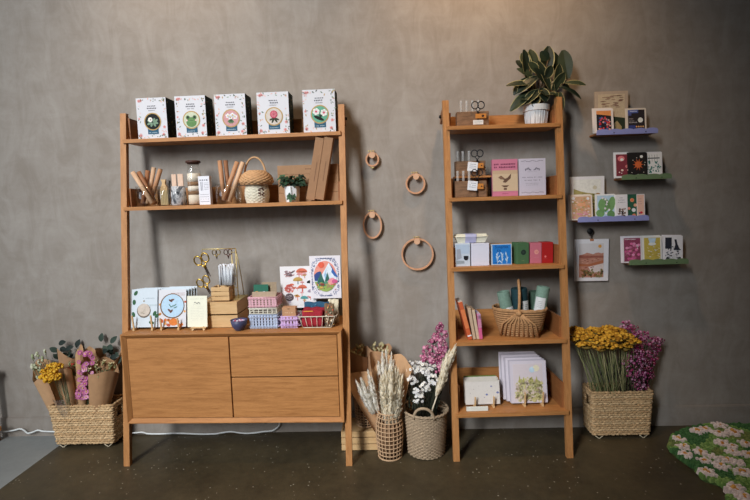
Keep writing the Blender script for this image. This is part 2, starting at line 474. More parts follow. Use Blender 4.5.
# ------------------------------------------------------------------ furniture at the left edge of the picture
fx = at(-1, 425, -.09)
t = thing('wooden_rack', 'brown wooden rack by the wall at the far left edge of the picture', 'rack', (-2.812, -.075, 0))
for x in (-.18, .085):
    MB().box(x-.02, -.015, 0, x+.02, .015, .47, wood('brown_rack_wood', (120, 84, 56), (92, 62, 40), (14, 14, 1.2)), .003).build('leg', t)
MB().box(-.22, -.03, .4702, .125, .03, .495, OAKX, .003).build('top', t)
MB().box(-.22, -.032, .085, .145, -.0155, .115, OAKX, .003).build('rail', t)

# ================================================================== things on the wide unit
# ---- top shelf: five craft kit boxes
SAGE, SAGED = C(140, 166, 140), C(84, 112, 88)
PINK, ROSE, PEACH = C(232, 190, 186), C(196, 74, 92), C(236, 180, 150)
TEAL = C(44, 92, 120)
DKBOX = C(30, 44, 36)
GOLDP = C(186, 150, 88)
INK = C(90, 90, 100)
def flower_print(F, u, v, r, petal, eye, n=5):
    for k in range(n):
        t = 2*math.pi*k/n+.3; F.circ(u+r*.6*math.cos(t), v+r*.6*math.sin(t)*F.w/F.h, r*.45, petal, n=9)
    F.l += 1; F.circ(u, v, r*.32, eye, n=8); F.l -= 1
def leaf_print(F, u, v, ang, L, W, m):
    F.circ(u+math.cos(ang)*L/2, v+math.sin(ang)*L/2*F.w/F.h, L/2, m, ry=W/2, n=9, rot=ang)
def kit_box(p0, p1, pyt, bg, picture, label):
    q = on(LU, p0, p1, ZS1, .188, pyt)
    w, h = q.w, q.h
    m = MB()
    m.box(-w/2, 0, .0005, w/2, .12, h, DKBOX)
    m.add([(-w/2, -.0004, .0005), (w/2, -.0004, .0005), (w/2, -.0004, h), (-w/2, -.0004, h)], [(0, 1, 2, 3)], C(213, 213, 219, .6, .01))
    m.add([(-w/2, 0, h+.0004), (w/2, 0, h+.0004), (w/2, .12, h+.0004), (-w/2, .12, h+.0004)], [(0, 1, 2, 3)], C(160, 150, 96))
    for k in range(26):                                # patterned sides
        zz, yy = random.uniform(.02, h-.02), random.uniform(.01, .11)
        m.add([(w/2+.0004, yy-.006, zz), (w/2+.0004, yy, zz-.004), (w/2+.0004, yy+.006, zz+.003), (w/2+.0004, yy, zz+.007)], [(0, 1, 2, 3)], random.choice([SAGED, C(60, 84, 66), GOLDP]))
    F = Face(m, w, h, -.0006)
    for side in range(64):                             # sprigs round the edge
        e = random.random()
        u, v = random.choice([(random.uniform(.03, .13), e), (random.uniform(.87, .97), e), (e, random.uniform(.02, .09)), (e, random.uniform(.9, .97))])
        if .3 < u < .7 and v < .1 and random.random() < .5: continue
        u = min(max(u, .05), .95); v = min(max(v, .05), .95)
        c = random.choice([PEACH, SAGE, SAGED, PINK, GOLDP, SAGED, C(120, 130, 118), C(70, 80, 72), C(226, 170, 160)])
        leaf_print(F, u, v, random.uniform(0, 6), random.uniform(.04, .085), random.uniform(.02, .035), c)
    for u, v, s in ((.10, .93, .05), (.16, .94, .04), (.9, .28, .05), (.09, .09, .055), (.86, .10, .05), (.07, .5, .035)):
        flower_print(F, u, v, s, C(226, 156, 152), C(206, 110, 116))
    F.l = 1
    F.marks(.38, .66, .80, 5, .028, INK); F.marks(.36, .68, .745, 6, .034, INK); F.marks(.40, .62, .69, 7, .018, INK)
    cv = .42
    F.rect(.34, .115, .70, .26, TEAL, 1); F.marks(.38, .66, .15, 8, .018, C(190, 206, 214), 2)
    F.circ(.52, cv, .285, GOLDP, 2, n=28); F.circ(.52, cv, .250, bg, 3, n=28)
    F.l = 4; picture(F, .52, cv)
    return tag(m.build('craft_kit_box', None, q.loc, q.rz), label, 'box', 'white craft kit boxes along the top shelf')
def pic_bird(F, u, v):
    for a, L in ((2.6, .15), (3.6, .16), (4.4, .15), (5.2, .16), (6.0, .15), (.6, .16), (1.2, .15)): leaf_print(F, u+.05*math.cos(a), v-.02, a, L, .075, C(120, 150, 124))
    F.l += 1; F.circ(u-.07, v+.045, .075, C(232, 228, 220)); F.l += 1; F.circ(u-.06, v+.045, .025, C(150, 140, 120))
def pic_frog(F, u, v):
    F.circ(u, v-.06, .17, C(96, 138, 80), ry=.15); F.l += 1
    for s in (-1, 1): F.circ(u+s*.11, v+.06, .065, C(86, 128, 72))
    F.circ(u, v+.0, .165, C(104, 148, 88), ry=.085); F.l += 1
    for s in (-1, 1): F.circ(u+s*.11, v+.065, .036, BLACK); F.circ(u+s*.15, v-.01, .028, PINK)
    F.rect(u-.07, v-.018, u+.07, v-.012, BLACK)
def pic_daisies(F, u, v):
    for du, dv in ((-.10, .06), (.05, .075), (.13, .03), (-.02, .02)): flower_print(F, u+du, v+dv, .075, WHITE, C(220, 180, 90)); 
    for a in (3.8, 4.6, 5.4, 4.2, 5.0): leaf_print(F, u, v-.02, a, .15, .05, C(90, 124, 84))
def pic_rose(F, u, v):
    for a in (3.5, 4.2, 5.3, 5.9): leaf_print(F, u+.01, v-.04, a, .17, .06, C(56, 62, 44))
    F.l += 1; F.circ(u, v+.05, .12, C(190, 66, 88)); F.l += 1
    for k in range(6): F.circ(u+.06*math.cos(k), v+.05+.04*math.sin(k), .04, C(224, 120, 136))
def pic_white_flowers(F, u, v):
    F.circ(u-.03, v-.09, .17, C(22, 28, 24), ry=.05, rot=-.42); F.l += 1
    for k in range(4): leaf_print(F, u+.02, v-.08, 1.1+k*.3, .12, .03, C(40, 70, 50))
    F.l += 1
    for du, dv in ((-.11, .065), (.13, .035)): flower_print(F, u+du, v+dv, .105, C(240, 236, 232), C(214, 80, 110), 6)
kit_box(138.7, 168.3, 97.8, C(20, 26, 26), pic_bird, 'white kit box with a round picture of a pale bird and leaves on black')
kit_box(177.0, 207.3, 95.8, C(200, 206, 178), pic_frog, 'white kit box with a round picture of a green frog')
kit_box(216.3, 247.0, 94.0, C(206, 148, 150), pic_daisies, 'white kit box with a round picture of white daisies on pink')
kit_box(258.5, 290.0, 92.0, C(206, 196, 186), pic_rose, 'white kit box with a round picture of one red rose on beige')
kit_box(304.0, 336.0, 89.4, C(96, 168, 138), pic_white_flowers, 'white kit box with a round picture of two white flowers on green')

# ---- second shelf
def rod(name, U, pxa, pya, pxb, pyb, d0, d1, r, mat, label, cat, group, ends=None, n=10):
    """a straight stick between two picture points: bottom at depth d0, top at depth d1"""
    A = at(pxb, pyb, -d0); B = at(pxa, pya, -d1)
    L = (B-A).length; m = MB()
    m.tube([(0, 0, 0), (0, 0, L)], r, mat, n)
    m.lathe([(r*.55, L), (r*.55, L+.0006), (0, L+.0006)], ends or mat, 8)
    o = m.build(name, None, A); o.rotation_euler = (B-A).to_track_quat('Z', 'Y').to_euler()
    return tag(o, label, cat, group)
def jar_prof(R, H, neck=None, t=.003):
    if neck: out = [(R*.9, 0), (R, .006), (R, H*.72), (neck, H*.86), (neck, H)]
    else: out = [(R*.86, 0), (R*.96, .008), (R, H*.5), (R*.94, H)]
    inn = [(max(r-t, .001), max(z, t*1.5)) for r, z in reversed(out)]
    return out+inn+[(0, t*1.5)]
def glass_jar(p0, p1, pyt, z, d, label, U=LU, neck=None, name='glass_jar', cat='jar'):
    q = on(U, p0, p1, z, d); R = q.w/2
    loc = U.world(q.u, d, z); h = Z_of(pyt, loc.x, loc.y)-z
    m = MB(); m.lathe(jar_prof(R, h, neck and R*neck), GLASS, 28)
    o = m.build(name, None, loc+Vector((0, 0, .0005)), 0); tag(o, label, cat)
    return o, R, h
glass_jar(137.5, 160.5, 186.5, ZS2, .175, 'clear glass jar holding leaning wood rolls at the left end of the second shelf')
GR = 'wood rolls in the left glass jar'
zb_ = 203.6
def rolls(data, group, labs):
    for (xa, ya, xb, yb, d0, d1, col), lb in zip(data, labs):
        rod('wood_roll', LU, xa, ya, xb, yb, d0, d1, .0138, col, lb, 'roll', group, KRAFT)
T1 = wood('light_wood_roll', (222, 186, 152), (190, 146, 112), (14, 14, 2), .6, 8)
T2 = wood('brown_wood_roll', (170, 118, 82), (134, 86, 56), (14, 14, 2), .6, 8)
rolls([(132.6, 172.2, 152.6, 203.5, .222, .215, T1), (138.5, 172, 155.5, 203.8, .190, .19, T2), (147.8, 170.5, 142.8, 203.5, .165, .15, T2),
       (154, 167.5, 147.2, 203.5, .150, .13, T1), (160.5, 169.2, 150.2, 203.5, .128, .16, TUBEW)], GR,
      ['pale wood roll leaning furthest left out of the left glass jar', 'dark brown wood roll leaning left just behind the pale one in the left jar',
       'reddish wood roll standing in the middle of the left glass jar, shortest in view', 'pale wood roll rising highest out of the left glass jar', 'tan wood roll leaning right out of the left glass jar'])
# small glass and the brush in it
glass_jar(159.0, 172.8, 186, ZS2, .18, 'small clear glass holding a wooden brush on the second shelf', name='glass_tumbler', cat='glass')
q = on(LU, 161, 170.3, ZS2, .195, 180)
t = thing('wooden_brush', 'pale flat wooden brush standing bristles down in the small clear glass', 'brush', q.loc+Vector((0, 0, .006)), q.rz)
w, h = q.w*.82, q.h
m = MB(); m.prism([(-w*.24, h*.78), (-w*.18, h*.84), (-w*.3, h*.98), (w*.3, h*.98), (w*.18, h*.84), (w*.24, h*.78), (w*.45, h*.66), (w*.45, h*.56), (-w*.45, h*.56), (-w*.45, h*.66)], -.008, .008, PINE); m.build('handle', t)
m = MB()
for i in range(9):
    for j in range(3):
        x = -w*.42+w*.84*i/8; m.bar((x, -.007+.007*j, h*.57), (x*1.0, -.007+.007*j, .0), w*.085, .006, C(176, 150, 104) if (i+j) % 2 else C(206, 182, 134))
m.build('bristle_head', t)
q = on(LU, 168.6, 171.3, ZS2, .17, 181.5)
m = MB(); m.tube([(0, 0, 0.002), (.004, 0, q.h*.7), (.01, 0, q.h)], [.003, .004, .006], BLACK, 6)
tag(m.build('brush', None, q.loc+Vector((0, 0, .005)), q.rz), 'thin black brush behind the wooden brush in the small clear glass', 'brush')
# marbled tumbler with flat sticks
q = on(LU, 172.3, 186.6, ZS2, .182, 186.5)
def marble():
    m, nt, b = nm('marbled_glass')
    f = noise(nt, 16, 5, .6, (1, 1, .7), (.5, .4, 0), 2.2)
    c = ramp(nt, f, [(.36, rgb((34, 36, 40))), (.47, rgb((120, 122, 126))), (.56, rgb((206, 206, 208))), (.68, rgb((70, 72, 78)))])
    nt.links.new(c, b.inputs['Base Color']); b.inputs['Roughness'].default_value = .12; return m
m = MB(); R = q.w/2; m.lathe([(R*.88, 0), (R, .006), (R, q.h*.55), (R*.93, q.h), (R*.86, q.h), (R*.92, q.h*.55), (R*.86, .008), (0, .008)], marble(), 26)
tag(m.build('marbled_tumbler', None, q.loc+Vector((0, 0, .0005))), 'black and white marbled tumbler holding two flat pale sticks', 'tumbler')
for k, (a, bb, top) in enumerate(((173.6, 178.2, 174.3), (179.6, 185.0, 174.0))):
    s = on(LU, a, bb, ZS2, .186, top)
    m = MB(); m.box(-s.w/2, -.004, .010, s.w/2, .004, s.h, C(226, 190, 164), .0015)
    m.lathe([(.004, 0), (.004, .0006), (0, .0006)], C(120, 90, 70), 8, (0, 0, s.h))
    tag(m.build('flat_stick', None, s.loc, s.rz), ('left' if k == 0 else 'right')+' one of two flat pale wooden sticks in the marbled tumbler', 'stick')
# tall layered bottle
q = on(LU, 188.6, 203.2, ZS2, .165, 161.0)
t = thing('storage_bottle', 'tall clear bottle with dark lid, filled with cream and brown layers', 'bottle', q.loc+Vector((0, 0, .0005)))
R, h = q.w/2*.94, q.h
m = MB(); m.lathe([(R*.9, 0), (R, .006), (R, h*.74), (R*.80, h*.82), (R*.80, h*.93)], GLASS, 26); m.build('glass_body', t)
m = MB(); z0 = .006
for fr, c in ((.30, C(228, 212, 190, .9, .05, 60, 0, .3)), (.12, C(140, 104, 74, .9)), (.16, C(232, 220, 202, .9)), (.13, C(150, 112, 80, .9)), (.27, C(230, 216, 196, .9))):
    z1 = z0+h*.70*fr; m.lathe([(R*.90, z0), (R*.93, (z0+z1)/2), (R*.90, z1)], c, 22); z0 = z1+.0004
m.build('layered_filling', t)
m = MB(); m.lathe([(R*.84, h*.93), (R*.84, h*.95), (R*1.02, h*.955), (R*1.02, h*.985), (R*.95, h)], C(78, 48, 40, .5), 26); m.build('lid', t)
# printed white box
q = on(LU, 199.8, 210.8, ZS2, .195, 176.2)
m = MB(); w, h = q.w, q.h; m.box(-w/2, 0, 0, w/2, .035, h, C(228, 228, 236, .6, .02), .001); F = Face(m, w, h)
F.marks(.12, .9, .86, 4, .05, C(120, 120, 132), 0)
for k in range(5): F.marks(.5, .92, .76-.055*k, 6, .022, C(140, 140, 152))
for v in (.36, .28, .2): F.marks(.12, .9, v, 7, .02, C(130, 130, 142))
F.rect(.2, .5, .26, .8, C(120, 120, 134)); F.rect(.34, .5, .38, .8, C(130, 130, 144)); F.rect(.1, .10, .9, .12, C(150, 150, 160))
tag(m.build('printed_carton', None, q.loc+Vector((0, 0, .0005)), q.rz), 'slim white carton with fine print in front of the tall layered bottle', 'carton')
# second jar with rolls
glass_jar(216.5, 243.0, 184.5, ZS2, .155, 'round clear glass jar holding four wood rolls beside the mushroom basket')
rolls([(219.7, 160.7, 224.2, 200, .17, .15, TUBEW), (225.5, 160.5, 229.5, 200.5, .13, .13, T2), (237.3, 161.6, 223.8, 200.2, .19, .19, TUBEW), (243, 162, 229.4, 201.4, .175, .19, T1)],
      'wood rolls in the jar beside the mushroom basket',
      ['wood roll leaning furthest left in the jar beside the mushroom basket', 'brown wood roll second from left in the jar beside the mushroom basket',
       'reddish wood roll crossing to the right in the jar beside the mushroom basket', 'pale wood roll nearest the mushroom basket, leaning right'])
# mushroom basket
def weave(m, rf, z0, z1, rows, mat, n=40, st=14, amp=.004, tr=None, ell=1):
    """rows of woven strand running round; rf(z) gives the radius"""
    dz = (z1-z0)/rows; tr = tr or dz*.56
    for i in range(rows):
        z = z0+dz*(i+.5); R = rf(z)
        pts = []
        for k in range(n):
            a = 2*math.pi*k/n; r = R+amp*math.cos(st*a+math.pi*(i % 2))
            pts.append((r*math.cos(a), r*ell*math.sin(a), z))
        m.tube(pts, tr, mat, 5, closed=True)
q = on(LU, 243.5, 272, ZS2, .155, 183)
t = thing('mushroom_basket', 'woven basket shaped like a mushroom house, tan cap over a cream base', 'basket', q.loc, q.rz)
CREAM = C(226, 218, 196, .85, .10, 90, 0, .4)
R = .069; H1 = .118
rb = lambda z: R*(.80+.20*math.sin(math.pi*min(1, (z+.012)/H1*.85)))
m = MB(); m.lathe([(R*.76, .002), (rb(.02)-.004, .02), (rb(.05)-.004, .05), (rb(.09)-.004, .09), (rb(H1)-.004, H1), (0, H1)], CREAM, 30)
weave(m, rb, .001, H1, 13, CREAM, 56, 14, .0034, .0056); base = m.build('woven_base', t)
wn = MB(); 
for i in range(2):
    for j in range(2):
        a = math.radians(-62+i*17); z = .055+j*.026; r = rb(z)+.0035
        wn.M = Matrix.Translation((r*math.cos(a), r*math.sin(a), z)) @ Matrix.Rotation(a-math.pi/2+math.pi, 4, 'Z')
        wn.box(-.0075, -.002, -.0105, .0075, .004, .0105, C(88, 52, 40))
wn.build('window', base)
WICKL = C(204, 156, 108, .65, .12, 60, 0, .3)
m = MB(); Rc = .098; zc = H1-.004; Hc = .092
prof = lambda z: Rc*math.sqrt(max(.0, 1-((z-zc-.018)/(Hc*.80))**2)) if z > zc+.018 else Rc*(.86+.14*(z-zc)/.018)
m.lathe([(0, zc+.006), (R*.8, zc+.004), (Rc*.84, zc)]+[(prof(zc+.018+Hc*.78*k/8)-.004, zc+.018+Hc*.78*k/8) for k in range(9)]+[(0, zc+.018+Hc*.79)], WICK, 30)
weave(m, prof, zc, zc+.018+Hc*.74, 12, WICKL, 64, 16, .0042, .0058); cap = m.build('woven_cap', t)
m = MB(); m.tube([(-.006+.066*math.cos(a), 0, zc+.058+.112*math.sin(a)) for a in [math.pi*k/16 for k in range(17)]], .0062, WICKL, 8); m.build('handle', t)
# kraft boxes at the back
for k, (yt, yb) in enumerate(((193.2, 202.4), (184.0, 193.2), (175.0, 184.0), (166.3, 175.0))):
    q = on(LU, 279, 339.3, ZS2, .118, None); hgt = .0575
    m = MB(); m.box(-q.w/2, 0, 0, q.w/2, .062, hgt-.0008, KRAFT, .0015)
    F = Face(m, q.w, hgt); F.l = 0
    if k == 3: F.marks(.46, .62, .55, 8, .16, C(120, 84, 60))
    o = m.build('kraft_box', None, q.loc+Vector((0, 0, .0005+hgt*k)), q.rz)
    tag(o, ['lowest', 'second lowest', 'second highest', 'topmost'][k]+' of the long brown kraft boxes stacked flat behind the ivy', 'box', 'long kraft boxes stacked on the second shelf')
for k, (x0, x1) in enumerate(((306.2, 314.6), (315.0, 323.6))):
    q = on(LU, x0, x1, ZS2, .20); L = .378
    m = MB(); m.box(-q.w/2, 0, 0, q.w/2, .055, L, C(160, 118, 84, .8, .07, 30), .0015)
    m.bar((q.w*.1, -.0006, L*.3), (q.w*.1, -.0006, L*.62), .003, .0004, C(116, 80, 58))
    o = m.build('kraft_box', None, q.loc+Vector((0, 0, .0105)), 0); o.rotation_euler = (0, math.radians(11.3), q.rz)
    o.location += Vector((0, 0, 0))
    tag(o, ('left' if k == 0 else 'right')+' one of two tall kraft boxes leaning against the right post', 'box', 'tall leaning kraft boxes')
# ivy in white pot
q = on(LU, 285.5, 300, ZS2, .185, 186.5)
t = thing('potted_ivy', 'small dark green ivy in a faceted white pot on the second shelf', 'potted plant', q.loc+Vector((0, 0, .0005)), q.rz)
m = MB(); R = q.w/2*1.04; m.lathe([(R*.84, 0), (R*.99, q.h*.5), (R, q.h), (R*.9, q.h), (R*.86, q.h*.85), (0, q.h*.85)], C(226, 226, 226, .4, .03), 8, smooth=False); m.build('pot', t)
def ivy_shape(t): return max(.05, (1-t)**.6*(1.0+.25*math.sin(t*9)))
m = MB(); G = [C(30, 56, 38), C(42, 74, 48), C(26, 46, 32), C(70, 104, 72)]
for k in range(70):
    a = random.uniform(0, 2*math.pi); e = random.uniform(-.1, 1.1); r = random.uniform(.01, .055)
    p = Vector((r*math.cos(a)*1.15, r*math.sin(a)*.6, q.h+.012+random.uniform(-.01, .05)))
    m.leaf(p, (math.cos(a), math.sin(a)*.7-.2, random.uniform(-.5, .5)), (0, -.7, .8), random.uniform(.028, .046), random.uniform(.026, .038), random.choice(G), .4, .2, None, ivy_shape, 4)
for k in range(9): m.leaf((.0+random.uniform(-.014, .018), -R-.006, q.h*random.uniform(.2, .7)), (random.uniform(-1, 1), -.3, -.5), (0, -1, .2), .028, .024, random.choice(G[1:]), .3, .2, None, ivy_shape, 4)
m.build('foliage', t)
m = MB()
for k in range(10):
    a = k*.63; m.tube([(0, 0, q.h*.85), (.02*math.cos(a), .015*math.sin(a), q.h+.025), (.05*math.cos(a), .03*math.sin(a), q.h+.03)], .0015, G[0], 4)
m.tube([(0, -R*.6, q.h), (.004, -R-.004, q.h*.95), (.008, -R-.004, q.h*.3)], .0014, G[1], 4); m.build('stem_bundle', t)

# ---- on the cupboard top
def easel(U, xl, xr, z, d, pytop, label, lean=.25):
    """a small wooden display easel with two upright pegs"""
    a = U.find(xl, z, d); b = U.find(xr, z, d); loc = U.world((a+b)/2, d, z); W = b-a
    ht = Z_of(pytop, loc.x, loc.y)-z
    t = thing('display_easel', label, 'easel', loc, -U.th)
    for s in (-1, 1):
        x = s*W/2
        m = MB(); m.box(x-.006, -.004, 0.0005, x+.006, .10, .013, PINEZ, .001); m.build('foot', t)
        m = MB(); m.bar((x, .003, .013), (x+.0*s, -.006, ht), .008, .008, PINE); m.build('peg', t)
    m = MB(); m.box(-W/2+.006, .075, .002, W/2-.006, .087, .012, PINE); m.build('crossbar', t)
    return t, loc, W
def cards_tilted(name, U, p0, p1, pyt, z, d, tilt, paint, label, cat, base, thick=.004, group=None, lift=.014, dz=0, dx=0, roll=0):
    """a card or packet leaning back; paint(Face) prints its front"""
    q = on(U, p0, p1, z, d); w = q.w
    yy = q.loc.y; h = (Z_of(pyt, q.loc.x, yy+.03)-z-lift)/math.cos(tilt)
    m = MB(); m.box(-w/2, 0, 0, w/2, thick, h, base)
    if paint: paint(Face(m, w, h))
    o = m.build(name, None, q.loc+Vector((dx, 0, lift+dz))); o.rotation_euler = (-tilt, roll, q.rz)
    if label: tag(o, label, cat, group)
    return o, w, h
PALEB = C(206, 218, 228, .5, .02)
LG = C(48, 96, 62)
def pk_hoop(F):
    F.rect(.42, .55, .98, .60, C(192, 206, 214), 0)
    F.marks(.44, .9, .76, 9, .014, C(150, 166, 172), 1)
    for u, v, a in ((.12, .90, 1.0), (.06, .66, 1.5), (.04, .34, 1.9), (.86, .36, 1.1), (.74, .12, 2.9), (.95, .30, .8)):
        F.l = 1; F.circ(u+.04, v, .10, LG, ry=.062, rot=a)
    F.circ(.48, .435, .265, C(120, 108, 96), 2, n=26); F.circ(.48, .455, .24, C(206, 192, 178), 3, n=26)
    F.circ(.48, .80*.86, .03, C(160, 140, 110), 3)
    for k in range(9): F.circ(.48+random.uniform(-.12, .12), .42+random.uniform(-.07, .05), .03, C(200, 188, 172), 4, n=8)
def pk_bird(F):
    F.rect(0, 0, 1, 1, C(216, 216, 222, .5, .02), 0)
    F.marks(.46, .96, .90, 10, .02, C(170, 110, 90), 1); F.marks(.56, .96, .85, 8, .02, C(170, 110, 90), 1)
    OR = [C(222, 120, 50), C(206, 92, 40), C(228, 160, 84), C(190, 84, 52)]
    for k in range(16): F.l = 1+k % 2; F.circ(random.uniform(.05, .98), random.uniform(.02, .20), random.uniform(.04, .075), random.choice(OR), ry=.05, rot=k)
    for k in range(6): F.l = 1; F.circ(random.choice([.05, .95])+random.uniform(-.02, .02), random.uniform(.3, .7), .04, random.choice(OR))
    F.circ(.55, .13, .17, C(224, 122, 48), 3, ry=.13)
    F.circ(.50, .56, .44, C(122, 88, 56), 3, n=30); F.circ(.51, .565, .405, C(180, 212, 236), 4, n=30)
    for u, v, a in ((.50, .72, .3), (.44, .70, 2.6), (.47, .42, .9), (.40, .44, 2.4)): F.l = 5; F.circ(u, v, .075, C(112, 76, 66), ry=.035, rot=a)
    for u, v, a in ((.5, .55, .5), (.6, .58, .6), (.42, .57, 2.2), (.62, .52, .4)): F.l = 5; F.circ(u, v, .07, C(92, 134, 126), ry=.018, rot=a)
def pk_plain(c):
    def f(F):
        F.rect(.02, .02, .98, .98, c, 0); F.circ(random.uniform(.3, .7), random.uniform(.3, .6), .22, C(216, 224, 230, .5, .02), 1, n=20)
        for k in range(8): F.circ(random.choice([random.uniform(.05, .2), random.uniform(.8, .95)]), random.random()*.9+.05, .05, random.choice([LG, C(120, 150, 140), C(110, 130, 150)]), 2, ry=.03, rot=k)
    return f
GP = 'embroidery kit packets on the two easels'
for (x0, x1, n, stepx, paint, lab, base, pt, dy) in (
        (131.5, 157.3, 6, 3.4, pk_hoop, 'pale blue embroidery packet with a hoop and green leaves, first in the left easel', PALEB, 289.5, -.35),
        (158.6, 186.2, 5, 3.6, pk_bird, 'embroidery packet with birds in a blue hoop over orange flowers, first in the right easel', PALEB, 289.8, -.8)):
    for k in range(n):
        d = .318-.019*k
        if k == 0: pa, lb = paint, lab
        else:
            pa = pk_plain(random.choice([C(198, 212, 222, .5, .02), C(210, 216, 222, .5, .02), C(186, 202, 214, .5, .02), C(220, 224, 228, .5, .02)]))
            lb = 'pale packet filed %s behind the %s packet on the cupboard' % (['', 'first', 'second', 'third', 'fourth', 'fifth'][k], 'green leaf' if n == 6 else 'blue hoop')
        cards_tilted('embroidery_packet', LU, x0+stepx*k*.75, x1+stepx*k*.75, pt+dy*k, ZC, d, .17, pa, lb, 'packet', base, .006, GP, .016)
easel(LU, 133.8, 152.2, ZC, .338, 315.5, 'small wooden easel with two pegs holding the green leaf packets')
easel(LU, 161.4, 178.6, ZC, .338, 318.0, 'small wooden easel with two pegs holding the blue hoop packets')
# cream notice on its own easel
def notice(F):
    g = C(150, 150, 140)
    F.marks(.14, .86, .90, 14, .012, C(178, 178, 164), 0); 
    for u, v, a in ((.38, .79, .6), (.45, .77, 2.4), (.56, .78, .5), (.62, .765, 2.5), (.5, .76, 0)): F.l = 0; F.circ(u, v, .05, g, ry=.022, rot=a)
    F.marks(.3, .7, .71, 9, .010, C(170, 170, 158), 0)
    for k in range(9): F.marks(.18, .84, .64-.052*k, 11, .008, C(190, 190, 172), 0)
cards_tilted('notice_card', LU, 187.8, 207.6, 295.6, ZC, .345, .12, notice, 'cream notice card with fine print on a small easel, left of the crates', 'card', C(236, 234, 212, .7, .02), .003, None, .020)
a = LU.find(192.6, ZC, .352); b = LU.find(205.0, ZC, .352); loc = LU.world((a+b)/2, .352, ZC); W = b-a
t = thing('display_easel', 'small wooden easel under the cream notice card', 'easel', loc, -LU.th)
for s in (-1, 1):
    MB().bar((s*W*.34, .004, .020), (s*W*.5, -.006, .001), .010, .010, PINEZ).build('leg', t)
m = MB(); m.bar((0, .03, .10), (0, .07, .001), .008, .008, PINE); m.build('leg', t)
MB().box(-W*.62, -.008, .014, W*.62, .010, .0195, PINE, .001).build('ledge', t)
# pine crates
def slat_crate(W, Dp, H, rows, gap, name, label, loc, rz, t=.008, parent_mat=PINE, group=None):
    r = thing(name, label, 'crate', loc, rz, group)
    hh = (H-.006-gap*(rows-1))/rows
    MB().box(-W/2+t, t, 0.001, W/2-t, Dp-t, .007, parent_mat).build('bottom', r)
    for i in range(rows):
        z = .003+i*(hh+gap)
        MB().box(-W/2, 0, z, W/2, t, z+hh, parent_mat, .001).build('front_slat', r)
        MB().box(-W/2, Dp-t, z, W/2, Dp, z+hh, parent_mat, .001).build('back_slat', r)
        for s in (-1, 1):
            a, c = sorted((s*W/2, s*(W/2-t))); MB().box(a, t+.0003, z, c, Dp-t-.0003, z+hh, wood('pale_pine_side', (206, 168, 120), (186, 146, 98), (14, 1.2, 14))).build('side_slat', r)
    for sx in (-1, 1):
        for sy_ in (0, 1):
            x = sx*(W/2-t-.0075); y = t+.0075 if sy_ == 0 else Dp-t-.0075
            MB().box(x-.007, y-.007, .008, x+.007, y+.007, H-.004, PINEZ).build('corner_post', r)
    return r
q = on(LU, 200.0, 238.2, ZC, .305, 315.2)
CH = q.h
slat_crate(q.w, .215, CH, 1, .0, 'pine_crate', 'lower one of two pale pine crates stacked on the cupboard top', q.loc+Vector((0, 0, .0005)), q.rz)
r = slat_crate(q.w, .215, CH, 1, .0, 'pine_crate', 'upper one of two pale pine crates, carrying the gold stand', q.loc+Vector((0, 0, CH+.003)), q.rz)
MB().box(-q.w/2+.009, .009, CH-.012, q.w/2-.009, .206, CH-.006, PINE).build('top_panel', r)
ZT = ZC+2*CH+.0025
q = on(LU, 211.6, 229.6, ZT, .285, 287.0)
slat_crate(q.w, .10, q.h, 3, .004, 'small_pine_crate', 'small slatted pine crate under the glass of white sticks', q.loc+Vector((0, 0, .0005)), q.rz, .006)
ZT2 = ZT+q.h+.001
# square glass of white sticks
q = on(LU, 218.8, 233.4, ZT2, .262, 266.2)
t = thing('glass_holder', 'square clear glass holder on the small crate, filled with white sticks', 'holder', q.loc+Vector((0, 0, .001)), q.rz)
m = MB(); w, h = q.w/2, q.h; dp = .055
for x0, y0, x1, y1 in ((-w, 0, w, .002), (-w, dp-.002, w, dp), (-w, .002, -w+.002, dp-.002), (w-.002, .002, w, dp-.002)): m.box(x0, y0, 0, x1, y1, h, GLASS)
m.box(-w+.002, .002, 0, w-.002, dp-.002, .003, GLASS); m.build('glass_body', t)
gl = t.location.copy()
SM = C(226, 228, 236, .5, .04)
for k in range(22):
    x = -w+.008+(2*w-.016)*((k*7) % 22)/21; y = .008+(dp-.016)*((k*5) % 22)/21
    lean = random.uniform(-.016, .016); 
    xt = min(max(x+lean, -w+.007), w-.007)
    m = MB(); p1 = Vector((xt-x, random.uniform(-.003, .003), h*random.uniform(.86, 1.06)))
    m.tube([(0, 0, 0), p1], .0066, SM, 7); m.tube([p1*.999, p1*1.004], .0048, C(200, 202, 214), 7)
    o = m.build('white_stick', None, gl+Matrix.Rotation(q.rz, 3, 'Z') @ Vector((x, y, .0035)), q.rz)
    tag(o, 'thin white stick in the square glass on the small crate', 'stick', 'white sticks in the square glass')
# gold stand
dS = .215
A = LU.find(236.4, ZT, dS); base = LU.world(A, dS, ZT)
zt = Z_of(248.6, base.x, base.y)-ZT
t = thing('scissor_stand', 'thin gold wire stand with a laddered upright, scissors hanging from its arm', 'stand', base+Vector((0, 0, .0008)), -LU.th)
for x in (-.013, .013):
    MB().tube([(x, 0, 0), (x, 0, zt)], .0032, BRASS, 8).build('upright', t)
MB().tube([(.013, .001, zt), (.015, .06, zt*.5), (.016, .10, .003)], .0028, BRASS, 8).build('stay', t)
for k in range(4):
    z = zt*(.22+.235*k); MB().tube([(-.013, 0, z), (.013, 0, z)], .0026, BRASS, 6).build('rung', t)
m = MB(); m.box(-.03, -.03, 0, .04, .11, .003, BRASS); m.build('base_plate', t)
uL = LU.find(202.0, ZT+zt, dS)-A
MB().tube([(.013, 0, zt), (uL, 0, zt), (uL-.002, 0, zt-.030), (uL+.004, 0, zt-.040), (uL+.010, 0, zt-.034)], .0028, BRASS, 8).build('arm', t)
